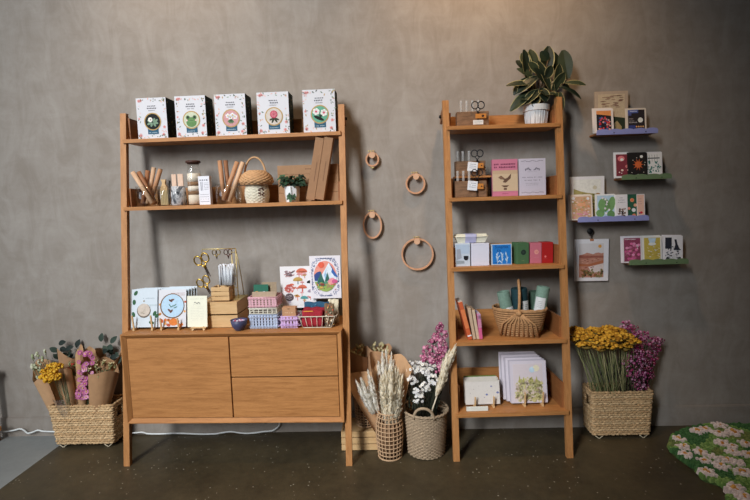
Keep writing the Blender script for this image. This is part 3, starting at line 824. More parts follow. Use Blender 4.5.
def scissors(name, cx, cyp, tipx, tipy, d, R, hcol, bcol, label, open_=.06, U=LU, hk=None):
    """pair of scissors hanging by the handles: two oval bows above, blades below"""
    u = U.find(cx, Z_of(cyp, U.world(0, d, 1).x, -d), d) if False else None
    P = at(cx, cyp, -d); T = at(tipx, tipy, -d-.004); v = T-P; L = v.length
    t = thing(name, label, 'scissors', P)
    t.rotation_euler = (0, -math.atan2(v.x, -v.z)*-1, 0) if False else (0, math.atan2(-v.x, -v.z), 0)
    for s in (-1, 1):
        m = MB()
        m.tube([(s*R*.78+R*.72*math.cos(a), s*.0015, R*.95*math.sin(a)) for a in [2*math.pi*k/18 for k in range(18)]], R*.15, hcol, 7, closed=True)
        m.tube([(s*R*.55, s*.0015, -R*.85), (s*R*.16, s*.0015, -R*1.45), (-s*R*.12, s*.0015, -R*2.0)], [R*.16, R*.2, R*.2], hcol, 7)
        h_ = m.build('handle', t)
        m = MB(); z0 = -R*1.7
        m.prism([(-s*R*.05-R*.24, z0), (-s*R*.05+R*.24, z0), (-s*R*.35*open_*10+R*.10, -L*.8), (-s*L*open_, -L), (-s*R*.35*open_*10-R*.14, -L*.8)], s*.0016-.0012, s*.0016+.0012, bcol); m.build('blade', t)
    m = MB(); m.M = Matrix.Translation((0, -.0035, -R*1.75)) @ Matrix.Rotation(math.pi/2, 4, 'X'); m.lathe([(R*.17, 0), (R*.13, .0015)], hcol, 10); m.build('pivot_screw', t)
    return t
dk = C(96, 84, 76, .35, .05, 20, 1)
scissors('scissors', 201.4, 259.2, 210.0, 277.5, dS+.012, .031, GOLD, dk, 'upper pair of large gold-handled scissors hanging at the left of the gold stand', .05)
scissors('scissors', 203.2, 281.5, 211.0, 294.5, dS+.012, .028, GOLD, dk, 'lower pair of large gold-handled scissors hanging over the crates', .05)
scissors('scissors', 216.2, 252.3, 216.8, 259.5, dS+.004, .0165, C(150, 122, 60, .35, .05, 20, 1), dk, 'small dull gold scissors hanging from the arm of the gold stand', .04)
scissors('scissors', 227.9, 252.0, 228.4, 259.0, dS+.004, .0165, C(96, 56, 50, .35, .05, 20, 1), dk, 'small dark red-brown scissors hanging from the arm of the gold stand', .04)
# bowl
q = on(LU, 231.2, 247.6, ZC, .365, 319.6)
t = thing('ceramic_bowl', 'small dark blue bowl of pink and white bits in front of the pine crates', 'bowl', q.loc+Vector((0, 0, .0005)), q.rz)
R, h = q.w/2, q.h
m = MB(); m.lathe([(R*.42, 0), (R*.5, .004), (R*.86, h*.45), (R, h), (R*.95, h), (R*.8, h*.5), (R*.45, .010), (0, .010)], C(70, 72, 104, .4, .1), 28); m.build('bowl_body', t)
m = MB()
for k in range(46):
    a, rr = random.uniform(0, 6.28), R*.78*random.random()**.5
    m.blob((rr*math.cos(a), rr*math.sin(a), h*.80+random.uniform(0, .006)), .0055, random.choice([C(230, 120, 150), C(206, 70, 100), C(214, 200, 232), C(160, 180, 220), C(240, 220, 226)]))
o = m.build('filling', t); o['kind'] = 'stuff'
# plastic baskets with pierced sides
def pierced_crate(name, label, q, H, Dp, col, rows, cols, z0, hole=.72, flare=.004, handle=False):
    t = thing(name, label, 'crate', q.loc+Vector((0, 0, z0+.0005)), q.rz)
    W = q.w; th = .003
    def panel(m, L, A, B, up):           # grid of bars between corners A..B
        A, B = Vector(A), Vector(B)
        e = (B-A)/L
        def seg(u0, u1, v0, v1):
            P = A+e*u0+up*v0; 
            m.bar(A+e*((u0+u1)/2)+up*v0, A+e*((u0+u1)/2)+up*v1, u1-u0, th, col, up=up.cross(e))
        cw, rh = L/cols, H/rows
        bw = cw*(1-hole)/2; bh = rh*(1-hole)/2
        for c in range(cols+1):
            x = min(max(c*cw, bw), L-bw); seg(x-bw, x+bw, 0, H)
        for r in range(rows+1):
            z = min(max(r*rh, bh*(2.2 if r in (0, rows) else 1)), H-bh*(2.2 if r == rows else 1))
            k = 2.2 if r in (0, rows) else 1
            m.bar(A+up*z, B+up*z, 2*bh*k, th*1.05, col, up=up.cross(e).cross(e))
    up = Vector((0, 0, 1))
    for nme, A, B, L in (('front_panel', (-W/2, 0, 0), (W/2, 0, 0), W), ('back_panel', (-W/2, Dp, 0), (W/2, Dp, 0), W), ('side_panel', (-W/2, 0, 0), (-W/2, Dp, 0), Dp), ('side_panel', (W/2, 0, 0), (W/2, Dp, 0), Dp)):
        m = MB(); panel(m, L, A, B, up); m.build(nme, t)
    MB().box(-W/2, 0, 0, W/2, Dp, .003, col).build('bottom', t)
    m = MB(); rim = [(-W/2-.002, -.002, H), (W/2+.002, -.002, H), (W/2+.002, Dp+.002, H), (-W/2-.002, Dp+.002, H)]
    m.tube(rim, .0035, col, 6, closed=True); m.build('rim', t)
    return t
BLUEP, CREAMP, PINKP, LILAC = C(182, 194, 218, .45, .02), C(214, 208, 190, .45, .02), C(222, 172, 182, .45, .02), C(206, 172, 216, .45, .02)
q = on(LU, 250.4, 277.6, ZC, .335, 315.0); qb = q; H1b = q.h
pierced_crate('plastic_crate', 'pale blue pierced plastic crate, lowest of three stacked crates', q, H1b, .13, BLUEP, 5, 9, 0, .42)
H2b = .033
pierced_crate('plastic_crate', 'cream open grid plastic crate, middle of three stacked crates', q, H2b, .13, CREAMP, 2, 6, H1b+.006, .8)
H3b = .062
t3 = pierced_crate('plastic_crate', 'pink pierced plastic crate, topmost of three stacked crates', q, H3b, .13, PINKP, 5, 8, H1b+H2b+.012, .42)
zz = H1b+H2b+.012+.004
def greenpatch(F):
    for u, v, r, c in ((.22, .62, .12, C(224, 160, 70)), (.72, .62, .10, C(200, 220, 232)), (.28, .24, .14, C(196, 204, 110)), (.55, .3, .06, C(180, 120, 80)), (.8, .25, .06, C(90, 150, 120))): F.l = 0; F.circ(u, v, r, c, ry=r*.7)
def kraftstick(F):
    for u, v in ((.5, .78), (.5, .5), (.5, .25)): F.l = 0; F.circ(u, v, .2, C(120, 96, 76), ry=.12); F.l = 1; F.circ(u+.1, v, .1, C(170, 150, 120))
o, w, h = cards_tilted('green_card', LU, 254, 268.6, 284.0, ZC+zz, .285, .10, greenpatch, 'dark green picture card standing in the pink crate', 'card', C(40, 106, 84), .003, None, 0.001)
o, w, h = cards_tilted('kraft_card', LU, 262.5, 277.0, 281.6, ZC+zz, .262, .08, kraftstick, 'grey-brown card with oval stickers standing in the pink crate behind the green card', 'card', C(160, 138, 112), .003, None, 0.001)
cards_tilted('kraft_card', LU, 252.5, 276.0, 291.0, ZC+zz, .308, .10, None, 'low plain grey-brown card at the front of the pink crate', 'card', C(176, 152, 126), .003, None, 0.001)
# lilac crate and kraft box in it
q = on(LU, 281.4, 297.8, ZC, .335, 316.6)
pierced_crate('plastic_crate', 'small lilac plastic crate between the blue crate and the wire basket', q, q.h, .10, LILAC, 3, 5, 0, .40)
q2 = on(LU, 282.8, 296.3, ZC+.005, .312, 307.4)
m = MB(); m.box(-q2.w/2, 0, 0, q2.w/2, .05, q2.h, C(190, 140, 100), .001); F = Face(m, q2.w, q2.h); F.marks(.2, .8, .72, 9, .05, C(220, 186, 150), 0); F.rect(.4, .9, .55, .94, C(110, 76, 50))
tag(m.build('kraft_box', None, q2.loc+Vector((0, 0, 0)), q2.rz), 'small kraft box standing in the lilac crate', 'box')
# framed prints, standing on a black box at the back
q = on(LU, 285, 338, ZC, .155, 303)
m = MB(); m.box(-q.w/2, 0, 0, q.w/2, .10, q.h, C(40, 38, 40), .002)
m.add([(-q.w/2+.02, -.0004, q.h*.25), (q.w/2-.02, -.0004, q.h*.25), (q.w/2-.02, -.0004, q.h*.6), (-q.w/2+.02, -.0004, q.h*.6)], [(0, 1, 2, 3)], C(200, 196, 186))
tag(m.build('storage_box', None, q.loc+Vector((0, 0, .0005)), q.rz), 'black storage box at the back, behind the wire basket and under the art prints', 'box'); ZB = ZC+q.h+.001
def mushrooms(F):
    A, B_, D_, Gd, Bl, T_, Pk = C(222, 112, 84), C(206, 92, 84), C(96, 80, 86), C(200, 160, 84), BLACK, C(80, 160, 160), C(226, 150, 150)
    F.rect(0, 0, 1, 1, C(234, 230, 232, .6, .02), 0)
    def mush(u, v, r, cap, st, k=.42, hh=.09): F.l = 1; F.rect(u-r*.14, v-hh, u+r*.14, v, st); F.l = 2; F.poly([(u+r*math.cos(t), v+r*k*math.sin(t)*1.4) for t in [math.pi*i/10 for i in range(11)]], cap); F.circ(u, v, r, cap, ry=r*.14)
    for u, v, r, c, s in ((.62, .86, .16, A, Pk), (.54, .80, .07, Pk, A), (.70, .80, .06, Pk, A), (.93, .84, .09, B_, Pk), (.50, .66, .14, Gd, C(150, 160, 170)), (.86, .60, .11, Bl, C(222, 190, 180)),
                          (.62, .48, .13, A, B_), (.88, .38, .12, C(170, 150, 170), C(180, 166, 190)), (.47, .27, .07, C(224, 142, 80), A), (.66, .225, .11, T_, A), (.60, .36, .05, Pk, A), (.24, .52, .09, B_, A), (.32, .55, .07, A, Pk), (.17, .47, .07, B_, Pk)): mush(u, v, r, c, s)
    for k in range(16): F.l = 1+k % 2; F.circ(.26+random.uniform(-.13, .13), .82+random.uniform(-.07, .07), .055, random.choice([D_, C(150, 120, 126), C(190, 150, 150)]), ry=.02, rot=random.uniform(-.4, .4))
    for k in range(14): F.l = 1+k % 2; F.circ(.28+random.uniform(-.13, .13), .44+random.uniform(-.06, .06), .05, random.choice([B_, A, Pk]), ry=.022, rot=random.uniform(-1, 1))
    for k in range(9): F.l = 1; mush(random.uniform(.08, .94), random.uniform(.14, .92), random.uniform(.035, .06), random.choice([A, B_, Pk, D_, Gd]), random.choice([Pk, C(190, 180, 200), A]), hh=.05)
    F.circ(.24, .26, .125, D_, 1, ry=.115); F.rect(.2, .12, .28, .2, C(190, 180, 200), 1)
    for k in range(14): F.l = 2; F.circ(.24+random.uniform(-.09, .09), .26+random.uniform(-.05, .05), .018, C(150, 140, 144))
    F.marks(.06, .94, .07, 22, .012, C(196, 180, 160), 1)
def mountain(F):
    W_ = C(232, 226, 232, .6, .02); F.rect(0, 0, 1, 1, W_, 0)
    for k in range(300):
        e = random.uniform(0, 6.283); s = random.uniform(.94, 1.2)
        u = .5+max(-.43, min(.43, .40*s*math.cos(e)*1.08)); v = .5+max(-.44, min(.44, .43*s*math.sin(e)*1.05))
        F.l = 1; F.circ(u, v, .024, random.choice([C(84, 98, 146), C(110, 122, 166), C(140, 150, 186)]), ry=.009, rot=random.uniform(0, 3))
    O = lambda t, k=1.0: (.5+.37*k*math.cos(t), .52+.36*k*math.sin(t))
    F.poly([O(2*math.pi*i/36) for i in range(36)], C(240, 150, 132), 2)
    F.poly([O(math.pi+.15+(math.pi-.3)*i/16) for i in range(17)]+[(.86, .55), (.14, .55)], C(196, 214, 230), 3)
    F.poly([(.14, .56), (.24, .62), (.34, .64), (.44, .5), (.44, .4), (.15, .42)], C(52, 76, 142), 4)
    F.poly([(.26, .40), (.63, .84), (.86, .50), (.86, .40)], C(222, 232, 242), 5)
    F.poly([(.63, .84), (.74, .72), (.70, .62), (.80, .52), (.86, .50), (.88, .48), (.90, .52)], C(64, 110, 190), 6)
    F.poly([(.46, .55), (.56, .72), (.52, .60), (.58, .52), (.50, .45)], C(150, 190, 224), 6)
    F.circ(.38, .79, .10, C(240, 96, 70), 6)
    F.poly([(.15, .38), (.85, .38)]+[O(-.35-(math.pi-.7)*i/12) for i in range(13)], C(150, 176, 84), 7)
    for u, v, s in ((.36, .64, .20), (.28, .5, .16), (.44, .46, .13), (.57, .62, .16), (.52, .5, .12)): F.l = 8; F.poly([(u, v), (u+s*.5, v-s*1.3), (u-s*.5, v-s*1.3)], random.choice([C(62, 128, 104), C(84, 150, 118), C(50, 108, 96)]))
    F.circ(.70, .40, .13, C(238, 150, 160), 9, ry=.10, rot=.8); F.circ(.80, .40, .09, C(216, 92, 140), 10, ry=.07)
    for k in range(26): F.l = 10; F.circ(random.uniform(.22, .82), random.uniform(.20, .36), .02, random.choice([C(226, 110, 60), C(240, 200, 80), C(90, 140, 60), C(200, 80, 120)]), n=7)
    F.circ(.40, .335, .07, C(150, 70, 60), 11, ry=.04); F.rect(.36, .28, .38, .33, C(150, 70, 60), 11); F.rect(.42, .28, .44, .33, C(150, 70, 60), 11)
WFR = C(236, 232, 236, .5, .02)
def print_board(name, p0, p1, pyt, pyb, d, paint, label):
    q = on(LU, p0, p1, ZB, d); zb = Z_of(pyb, q.loc.x, q.loc.y)
    h = Z_of(pyt, q.loc.x, q.loc.y)-zb
    m = MB(); m.box(-q.w/2, 0, 0, q.w/2, .008, h, WFR, .001); paint(Face(m, q.w, h))
    return tag(m.build(name, None, Vector((q.loc.x, q.loc.y, zb)), q.rz), label, 'print')
print_board('mushroom_print', 281.6, 316.5, 266.3, 307.8, .195, mushrooms, 'white art print of many red and brown mushrooms, behind the mountain print')
print_board('mountain_print', 311.2, 341.8, 255.8, 298.2, .225, mountain, 'art print of a snowy mountain and a red sun, right of the mushroom print')
# wire basket with fabrics
q = on(LU, 299.5, 335.0, ZC, .345, 316.8)
t = thing('wire_basket', 'low pale wire basket of folded fabrics at the right end of the cupboard top', 'basket', q.loc+Vector((0, 0, .001)), q.rz)
W, Dp, H = q.w, .12, q.h
WIRE = C(206, 196, 176, .4, .03)
def rrect(w, d, r, z, n=5):
    o = []
    for cx, cyy, a0 in ((w/2-r, d-r, 0), (-w/2+r, d-r, 90), (-w/2+r, r, 180), (w/2-r, r, 270)):
        for k in range(n): a = math.radians(a0+90*k/(n-1)); o.append((cx+r*math.cos(a), cyy+r*math.sin(a), z))
    return o
m = MB(); m.tube(rrect(W+.02, Dp, .02, H), .003, WIRE, 7, closed=True); m.build('rim', t)
m = MB(); m.tube(rrect(W*.82, Dp, .015, .003), .0025, WIRE, 6, closed=True); m.build('bottom_wire', t)
for k in range(7):
    x = (k-3)/3
    m = MB(); m.tube([(x*W/2*1.0, .0, H), (x*W*.40, .0, .003), (x*W*.40, Dp, .003), (x*W/2, Dp, H)], .0018, WIRE, 5); m.build('cross_wire', t)
for y in (.035, .08):
    m = MB(); m.tube([(-W/2-.01, y, H), (-W*.41, y, .003), (W*.41, y, .003), (W/2+.01, y, H)], .0018, WIRE, 5); m.build('long_wire', t)
def cloth_pack(p0, p1, pyt, d, dp, col, label, deco=None, tilt=.12, z=.005):
    q = on(LU, p0, p1, ZC, d, pyt); w, h = q.w, q.h-z
    m = MB(); vs, fs = [], []
    n, k = 10, 6
    for i in range(n+1):
        for j in range(k+1):
            u, v = i/n-.5, j/k
            vs.append((u*w*(1-.06*v)+.002*math.sin(j*2+i), -.004*math.sin(math.pi*v)-.002*math.sin(i*1.7+j), h*v+.003*math.sin(i*1.3)*(v > .9)))
    nb = len(vs); vs += [(x, y+dp, zz) for x, y, zz in vs]
    g = lambda i, j: i*(k+1)+j
    for i in range(n):
        for j in range(k): fs += [(g(i, j), g(i+1, j), g(i+1, j+1), g(i, j+1)), (nb+g(i, j+1), nb+g(i+1, j+1), nb+g(i+1, j), nb+g(i, j))]
        fs += [(g(i, k), g(i+1, k), nb+g(i+1, k), nb+g(i, k)), (nb+g(i, 0), nb+g(i+1, 0), g(i+1, 0), g(i, 0))]
    for j in range(k): fs += [(g(0, j+1), nb+g(0, j+1), nb+g(0, j), g(0, j)), (g(n, j), nb+g(n, j), nb+g(n, j+1), g(n, j+1))]
    m.add(vs, fs, col, True)
    if deco: deco(Face(m, w, h, -.007))
    o = m.build('fabric_bundle', None, q.loc+Vector((0, 0, z))); o.rotation_euler = (-tilt, 0, q.rz)
    return tag(o, label, 'fabric', None if 'behind the wire' in label else 'folded fabrics in the wire basket')
REDF = C(162, 32, 46, .85, .2, 120)
def deco_red(F):
    F.rect(.1, .93, .55, .985, C(226, 150, 50), 0)
def deco_teal(F):
    for k in range(16): F.l = 0; F.rect(.05+.9*random.random(), random.random()*.9, .08+.9*random.random()*.05+.4, .02, C(38, 76, 104)) if False else F.circ(random.random()*.9+.05, random.random()*.8+.1, .03, C(70, 140, 170), ry=.012)
cloth_pack(302.0, 323.2, 310.6, .332, .020, REDF, 'red folded fabric at the front of the wire basket', deco_red, .08)
cloth_pack(303.5, 326.0, 307.6, .300, .018, C(146, 28, 42, .85, .2, 120), 'darker red folded fabric behind the front one in the wire basket', None, .08)
cloth_pack(304.5, 330.0, 302.3, .268, .018, C(40, 84, 116, .85, .2, 120), 'dark teal folded fabric at the back of the wire basket', deco_teal, .06)
def deco_mix(F):
    for k in range(34): F.l = k % 3; F.circ(random.uniform(.1, .9), random.uniform(.06, .95), random.uniform(.06, .13), random.choice([C(224, 178, 100), C(90, 110, 70), C(214, 120, 90), C(230, 214, 190), C(60, 56, 52), C(200, 90, 60)]), ry=.06, rot=k)
cloth_pack(325.0, 334.6, 304.0, .332, .022, C(120, 96, 70, .85, .2, 120), 'patterned fabric bundle with orange and green shapes at the right of the wire basket', deco_mix, .05)
cloth_pack(328.5, 339.2, 299.5, .235, .016, C(222, 208, 176, .85, .1, 120), 'plain cream cloth standing behind the wire basket', None, .10, .001)

# ================================================================== things on the narrow unit
def tube_rack(p0, p1, pyt, z, d, tubes, ptop, label, dp=.05):
    q = on(RU, p0, p1, z, d, pyt)
    t = thing('test_tube_rack', label, 'rack', q.loc+Vector((0, 0, .0005)), q.rz)
    MB().box(-q.w/2, 0, 0, q.w/2, dp, q.h, BURL, .002).build('wood_block', t)
    for px in tubes:
        u = RU.find(px, z+q.h, d+0)-q.u
        top = Z_of(ptop, q.loc.x, q.loc.y)-z
        m = MB(); r = .0082; m.lathe([(0, q.h-.012), (r, q.h-.006), (r, top-.004), (r*1.2, top), (r*.9, top), (r*.8, top-.006), (r*.8, q.h-.002), (0, q.h-.006)], GLASS, 14, (u, dp/2, 0)) if False else m.lathe([(r*.6, q.h+.0006), (r, q.h+.003), (r, top-.003), (r*1.25, top), (r*1.0, top), (r*.8, top-.005), (r*.8, q.h+.004)], TUBEG, 14, (u, dp/2, 0))
        m.build('glass_tube', t)
    return q
TUBEG = bpy.data.materials.new('milky_glass'); TUBEG.use_nodes = True
_n = TUBEG.node_tree; _n.nodes.clear()
_o = nd(_n, 'ShaderNodeOutputMaterial'); _t = nd(_n, 'ShaderNodeBsdfTransparent'); _d = nd(_n, 'ShaderNodeBsdfDiffuse'); _m = nd(_n, 'ShaderNodeMixShader')
_d.inputs[0].default_value = (.75, .75, .74, 1); _m.inputs[0].default_value = .20
_n.links.new(_t.outputs[0], _m.inputs[1]); _n.links.new(_d.outputs[0], _m.inputs[2]); _n.links.new(_m.outputs[0], _o.inputs[0])
IRON = C(28, 30, 36, .4, .05)
def snips(cx, cyy, R, d, tip, label, z):
    """little black-handled scissors standing point down"""
    P = at(cx, cyy, -d); h = P.z-z
    t = thing('scissors', label, 'scissors', P, -RU.th)
    rl = R*1.02
    for s in (-1, 1):
        m = MB()
        m.tube([(s*(R*1.0)+rl*math.cos(a)*1.05, s*.001, rl*1.15*math.sin(a)+R*.15) for a in [2*math.pi*k/18 for k in range(18)]], R*.17, IRON, 6, closed=True)
        m.tube([(s*R*.9, s*.001, -rl*1.0), (s*R*.25, s*.001, -R*1.7), (-s*R*.2, s*.001, -R*2.4)], R*.13, IRON, 6); m.build('handle', t)
        m = MB(); m.prism([(-s*R*.1-R*.2, -R*2.1), (-s*R*.1+R*.2, -R*2.1), (-s*R*.16+R*.05, -h+.002), (-s*R*.16-R*.05, -h+.002)], s*.0014-.001, s*.0014+.001, STEEL); m.build('blade', t)
def price_tag(name, p0, p1, py0, py1, z, d, col, paint, label, rot=0, U=RU):
    q = on(U, p0, p1, Z_of(py1, U.world(U.find((p0+p1)/2, z, d), d, z).x, -d), d, py0)
    m = MB(); m.box(-q.w/2, 0, 0, q.w/2, .003, q.h, col, .0006)
    if paint: paint(Face(m, q.w, q.h))
    o = m.build(name, None, q.loc); o.rotation_euler = (0, rot, q.rz)
    return tag(o, label, 'tag')
ORT = C(206, 128, 50, .6)
def pt_print(F):
    for v in (.75, .55, .35): F.marks(.2, .85, v, 5, .08, C(150, 150, 160), 0)
def pt_hole(F): F.circ(.68, .5, .12, C(70, 40, 30), 0, n=10)
# top shelf
tube_rack(457.0, 489.0, 111.5, R1, .17, (461.8, 467.4, 473.4, 479.4), 99.6, 'weathered wood test tube rack on the top shelf, left of the big plant')
snips(478.0, 105.6, .0185, .187, 0, 'black-handled scissors in front of the top shelf test tube rack', R1)
price_tag('orange_tag', 475.5, 486.4, 113.6, 118.3, R1, .194, ORT, pt_hole, 'orange tag on the scissors of the top shelf')
price_tag('price_card', 473.2, 483.4, 120.0, 124.6, R1, .206, C(226, 222, 216), lambda F: (F.marks(.12, .9, .6, 8, .1, C(150, 140, 140), 0), F.marks(.12, .7, .35, 6, .08, C(170, 160, 160), 0)), 'small white price card at the front edge of the top shelf')
# second shelf: plank riser with two racks
q = on(RU, 455.0, 493.0, R2, .165, 175.9)
t = thing('wooden_riser', 'small wooden riser board carrying the upper test tube rack on the second shelf', 'riser', q.loc, q.rz)
MB().box(-q.w/2, 0, q.h-.012, q.w/2, .085, q.h, OAKX, .001).build('board', t)
for s in (-1, 1):
    MB().box(s*(q.w/2-.008)-.006, .01, .0005, s*(q.w/2-.008)+.006, .08, q.h-.0122, IRON).build('leg', t)
zr = R2+q.h
tube_rack(455.8, 485.6, 161.0, zr, .160, (458.2, 463.6, 469.8), 150.6, 'upper test tube rack, on the small riser left of the pink book')
tube_rack(455.6, 486.8, 181.0, R2, .235, (458.4, 464.2, 470), 170.4, 'lower test tube rack, at the left end of the second shelf')
snips(477.2, 153.8, .0175, .182, 0, 'black-handled scissors before the upper of the two stacked test tube racks', zr)
snips(477.0, 173.0, .016, .250, 0, 'black-handled scissors before the lower of the two stacked test tube racks', R2)
price_tag('white_tag', 467.2, 477.2, 162.0, 171.2, R2, .190, WHITE, pt_print, 'white price tag hung on the upper test tube rack', .12)
price_tag('orange_tag', 477.4, 483.6, 163.0, 168.0, R2, .188, ORT, pt_hole, 'orange tag beside the white one on the upper test tube rack')
price_tag('white_tag', 467.2, 477.0, 181.0, 190.4, R2, .258, WHITE, pt_print, 'white price tag hung on the lower test tube rack', .12)
price_tag('orange_tag', 477.4, 483.6, 183.6, 189.0, R2, .256, ORT, pt_hole, 'orange tag beside the white one on the lower test tube rack')
# books
def pinkbook(F):
    P_, T_ = C(206, 118, 146, .5, .03), C(196, 166, 134, .6, .03); dk_ = C(120, 50, 80); br = C(104, 74, 58)
    F.rect(0, 0, 1, 1, P_, 0); F.rect(0, .135, 1, .70, T_, 1); F.rect(.0, .135, 1, .60, C(206, 180, 146, .6, .03), 2)
    F.marks(.07, .93, .865, 13, .05, dk_, 1, .28); F.marks(.07, .93, .785, 13, .05, dk_, 1, .28); F.marks(.35, .66, .065, 10, .022, C(160, 70, 104), 1)
    F.poly([(.22, .50), (.36, .55), (.50, .47), (.60, .50), (.74, .61), (.72, .48), (.62, .42), (.52, .36), (.40, .38), (.46, .44)], br, 3)
    F.poly([(.24, .52), (.34, .56), (.46, .48), (.38, .45), (.30, .46)], C(130, 96, 74), 4)
    F.poly([(.34, .29), (.66, .29), (.56, .24), (.44, .24)], br, 3); F.rect(.44, .17, .56, .22, br, 3)
def greybook(F):
    g = C(128, 124, 140); 
    for v in (.93, .075):
        for k in range(10): F.l = 0; F.circ(.08+.084*k+.04, v+.01*math.sin(k*1.7), .05, g, ry=.010, rot=.3*math.sin(k*2))
    for s in (-1, 1):
        for k in range(5): F.l = 0; F.circ(.5+s*(.08+.045*k), .715-.02*abs(k-2)+.02, .045, g, ry=.022, rot=s*(.5+k))
    F.marks(.32, .68, .64, 6, .012, C(160, 156, 168), 0)
    F.marks(.12, .52, .49, 9, .024, g, 0); F.marks(.56, .66, .49, 2, .024, g, 0); F.marks(.70, .88, .49, 4, .024, g, 0)
    F.marks(.2, .48, .41, 7, .026, g, 0); F.marks(.54, .80, .41, 5, .026, g, 0)
    F.marks(.24, .74, .325, 10, .014, C(150, 146, 158), 0); F.marks(.26, .72, .28, 9, .014, C(150, 146, 158), 0)
def upright_book(p0, p1, pyt, z, d, paint, label, col, thick=.022, tilt=.06, U=RU, pages=True, name='book', cat='book'):
    q = on(U, p0, p1, z, d); h = (Z_of(pyt, q.loc.x, q.loc.y+.012)-z)/math.cos(tilt); w = q.w
    t = thing(name, label, cat, q.loc+Vector((0, 0, .001))); t.rotation_euler = (-tilt, 0, q.rz)
    m = MB(); m.box(-w/2, 0, 0, w/2, .002, h, col); m.box(-w/2, thick-.002, 0, w/2, thick, h, col); m.box(-w/2, .002, 0, -w/2+.002, thick-.002, h, col)
    if paint: paint(Face(m, w, h))
    m.build('cover', t)
    MB().box(-w/2+.0022, .0022, .002, w/2-.002, thick-.0022, h-.002, C(226, 220, 206)).build('page_block', t)
    return t
upright_book(492.8, 518.0, 159.4, R2, .225, pinkbook, 'pink book with a bird on a tan band, standing beside the grey one', C(200, 112, 140, .5, .03))
upright_book(519.6, 546.0, 158.6, R2, .225, greybook, 'pale lilac-grey book standing right of the pink book', C(196, 190, 206, .5, .02), .03)
# third shelf
def mugbox(F):
    F.rect(.05, .05, .95, .95, C(196, 208, 222, .5, .02), 0); F.rect(.05, .55, .95, .95, C(180, 198, 220, .5, .02), 1)
    F.poly([(.12, .74), (.36, .76), (.44, .36), (.12, .28)], C(160, 166, 180), 2); F.poly([(.10, .1), (.62, .12), (.60, .24), (.10, .26)], C(150, 162, 172), 2)
    F.circ(.72, .35, .15, C(34, 34, 40), 3, ry=.14); F.rect(.57, .36, .87, .45, C(34, 34, 40), 3)
def plainbox(F):
    for v in (.93,): F.marks(.1, .7, v, 10, .014, C(180, 180, 196), 0)
    for v in (.5, .4, .3, .2): F.marks(.12, .9, v, 8, .006, C(206, 206, 222), 0)
    F.rect(.1, .07, .9, .075, C(176, 176, 194), 0)
def carton(p0, p1, pyt, z, d, dp, col, paint, label, U=RU, rz=0):
    q = on(U, p0, p1, z, d, pyt); m = MB(); m.box(-q.w/2, 0, 0, q.w/2, dp, q.h, col, .0015)
    if paint: paint(Face(m, q.w, q.h))
    return tag(m.build('carton', None, q.loc+Vector((0, 0, .0005)), q.rz+rz), label, 'box'), q
WB = C(216, 216, 232, .6, .02)
o, qa = carton(455.0, 470.4, 243.4, R3, .255, .09, C(206, 214, 224, .6, .02), mugbox, 'pale blue-white box with a dark cup pictured on it, left on the third shelf')
o, qc = carton(471.6, 489.4, 243.4, R3, .255, .09, WB, plainbox, 'plain lilac-white box right of the cup box on the third shelf')
zt = R3+max(qa.h, qc.h)+.001
q = on(RU, 455.6, 488.0, zt, .245)
t = thing('wrapped_dish', 'cream dish wrapped with a lilac band, lying on top of the two white boxes', 'dish', q.loc, q.rz)
W = q.w; CR = C(226, 222, 200, .6, .04)
m = MB(); H = .052
m.add([(-W*.42, .012, 0), (W*.42, .012, 0), (W*.42, .070, 0), (-W*.42, .070, 0), (-W*.5, 0, H*.72), (W*.5, 0, H*.72), (W*.5, .082, H*.72), (-W*.5, .082, H*.72)],
      [(0, 1, 2, 3), (4, 5, 6, 7), (0, 4, 5, 1), (1, 5, 6, 2), (2, 6, 7, 3), (3, 7, 4, 0)], CR); m.build('dish_body', t)
m = MB(); m.tube(rrect(W+.004, .084, .02, H*.72), .005, CR, 7, closed=True); m.box(-W*.48, .004, H*.74, W*.48, .078, H, CR, .004); m.build('lid', t)
m = MB(); b0, b1 = -W*.20, W*.14
m.add([(b0, .010, -.0001+.0006), (b1, .010, .0005), (b1, -.007, H*.70), (b0, -.007, H*.70), (b0, -.006, H+.0006), (b1, -.006, H+.0006), (b1, .079, H+.0006), (b0, .079, H+.0006)],
      [(0, 1, 2, 3), (3, 2, 5, 4), (4, 5, 6, 7)], C(190, 188, 222, .6, .02)); m.build('paper_band', t, recalc=False)
def sunprint(F):
    BL = C(24, 118, 206, .5, .05); DB = C(16, 50, 110); WW = C(186, 216, 240)
    F.rect(.04, .04, .96, .97, BL, 0)
    F.text('Sunprint', .5, .80, F.h*.19, DB, 1); F.text('Kit', .36, .64, F.h*.16, DB, 1)
    for u0, s in ((.28, 1), (.5, 1.15), (.74, 1.05)):
        F.l = 2
        for k in range(7):
            a = random.uniform(.6, 2.5); v = .1+.06*k
            F.circ(u0+.08*math.cos(a), v+.08*math.sin(a), .10, WW, ry=.022, rot=a, n=8)
        F.rect(u0-.012, .06, u0+.012, .5*s, WW)
    F.marks(.1, .35, .12, 5, .03, DB, 2)
q = on(RU, 491.8, 512.0, R3, .245)
h = Z_of(244.2, q.loc.x, q.loc.y)-R3
m = MB(); m.box(-q.w/2, 0, 0, q.w/2, .03, h, C(190, 204, 216, .5, .02), .001); sunprint(Face(m, q.w, h))
o = tag(m.build('craft_kit_box', None, q.loc+Vector((0, 0, .0008))), 'bright blue square box with white plant shapes on the third shelf', 'box'); o.rotation_euler = (-.05, 0, q.rz)
def greenbox(F): F.circ(.54, .55, .21, C(30, 50, 44), 0); F.l = 1; F.circ(.54, .55, .1, C(44, 66, 56)); F.marks(.4, .7, .16, 4, .02, C(150, 160, 110), 0); F.marks(.2, .8, .8, 5, .012, C(90, 124, 90), 0)
def pinkbox(F): F.circ(.55, .56, .2, C(222, 150, 140), 0); F.circ(.55, .56, .1, C(214, 130, 124), 1); F.marks(.3, .8, .3, 6, .012, C(216, 150, 160), 0)
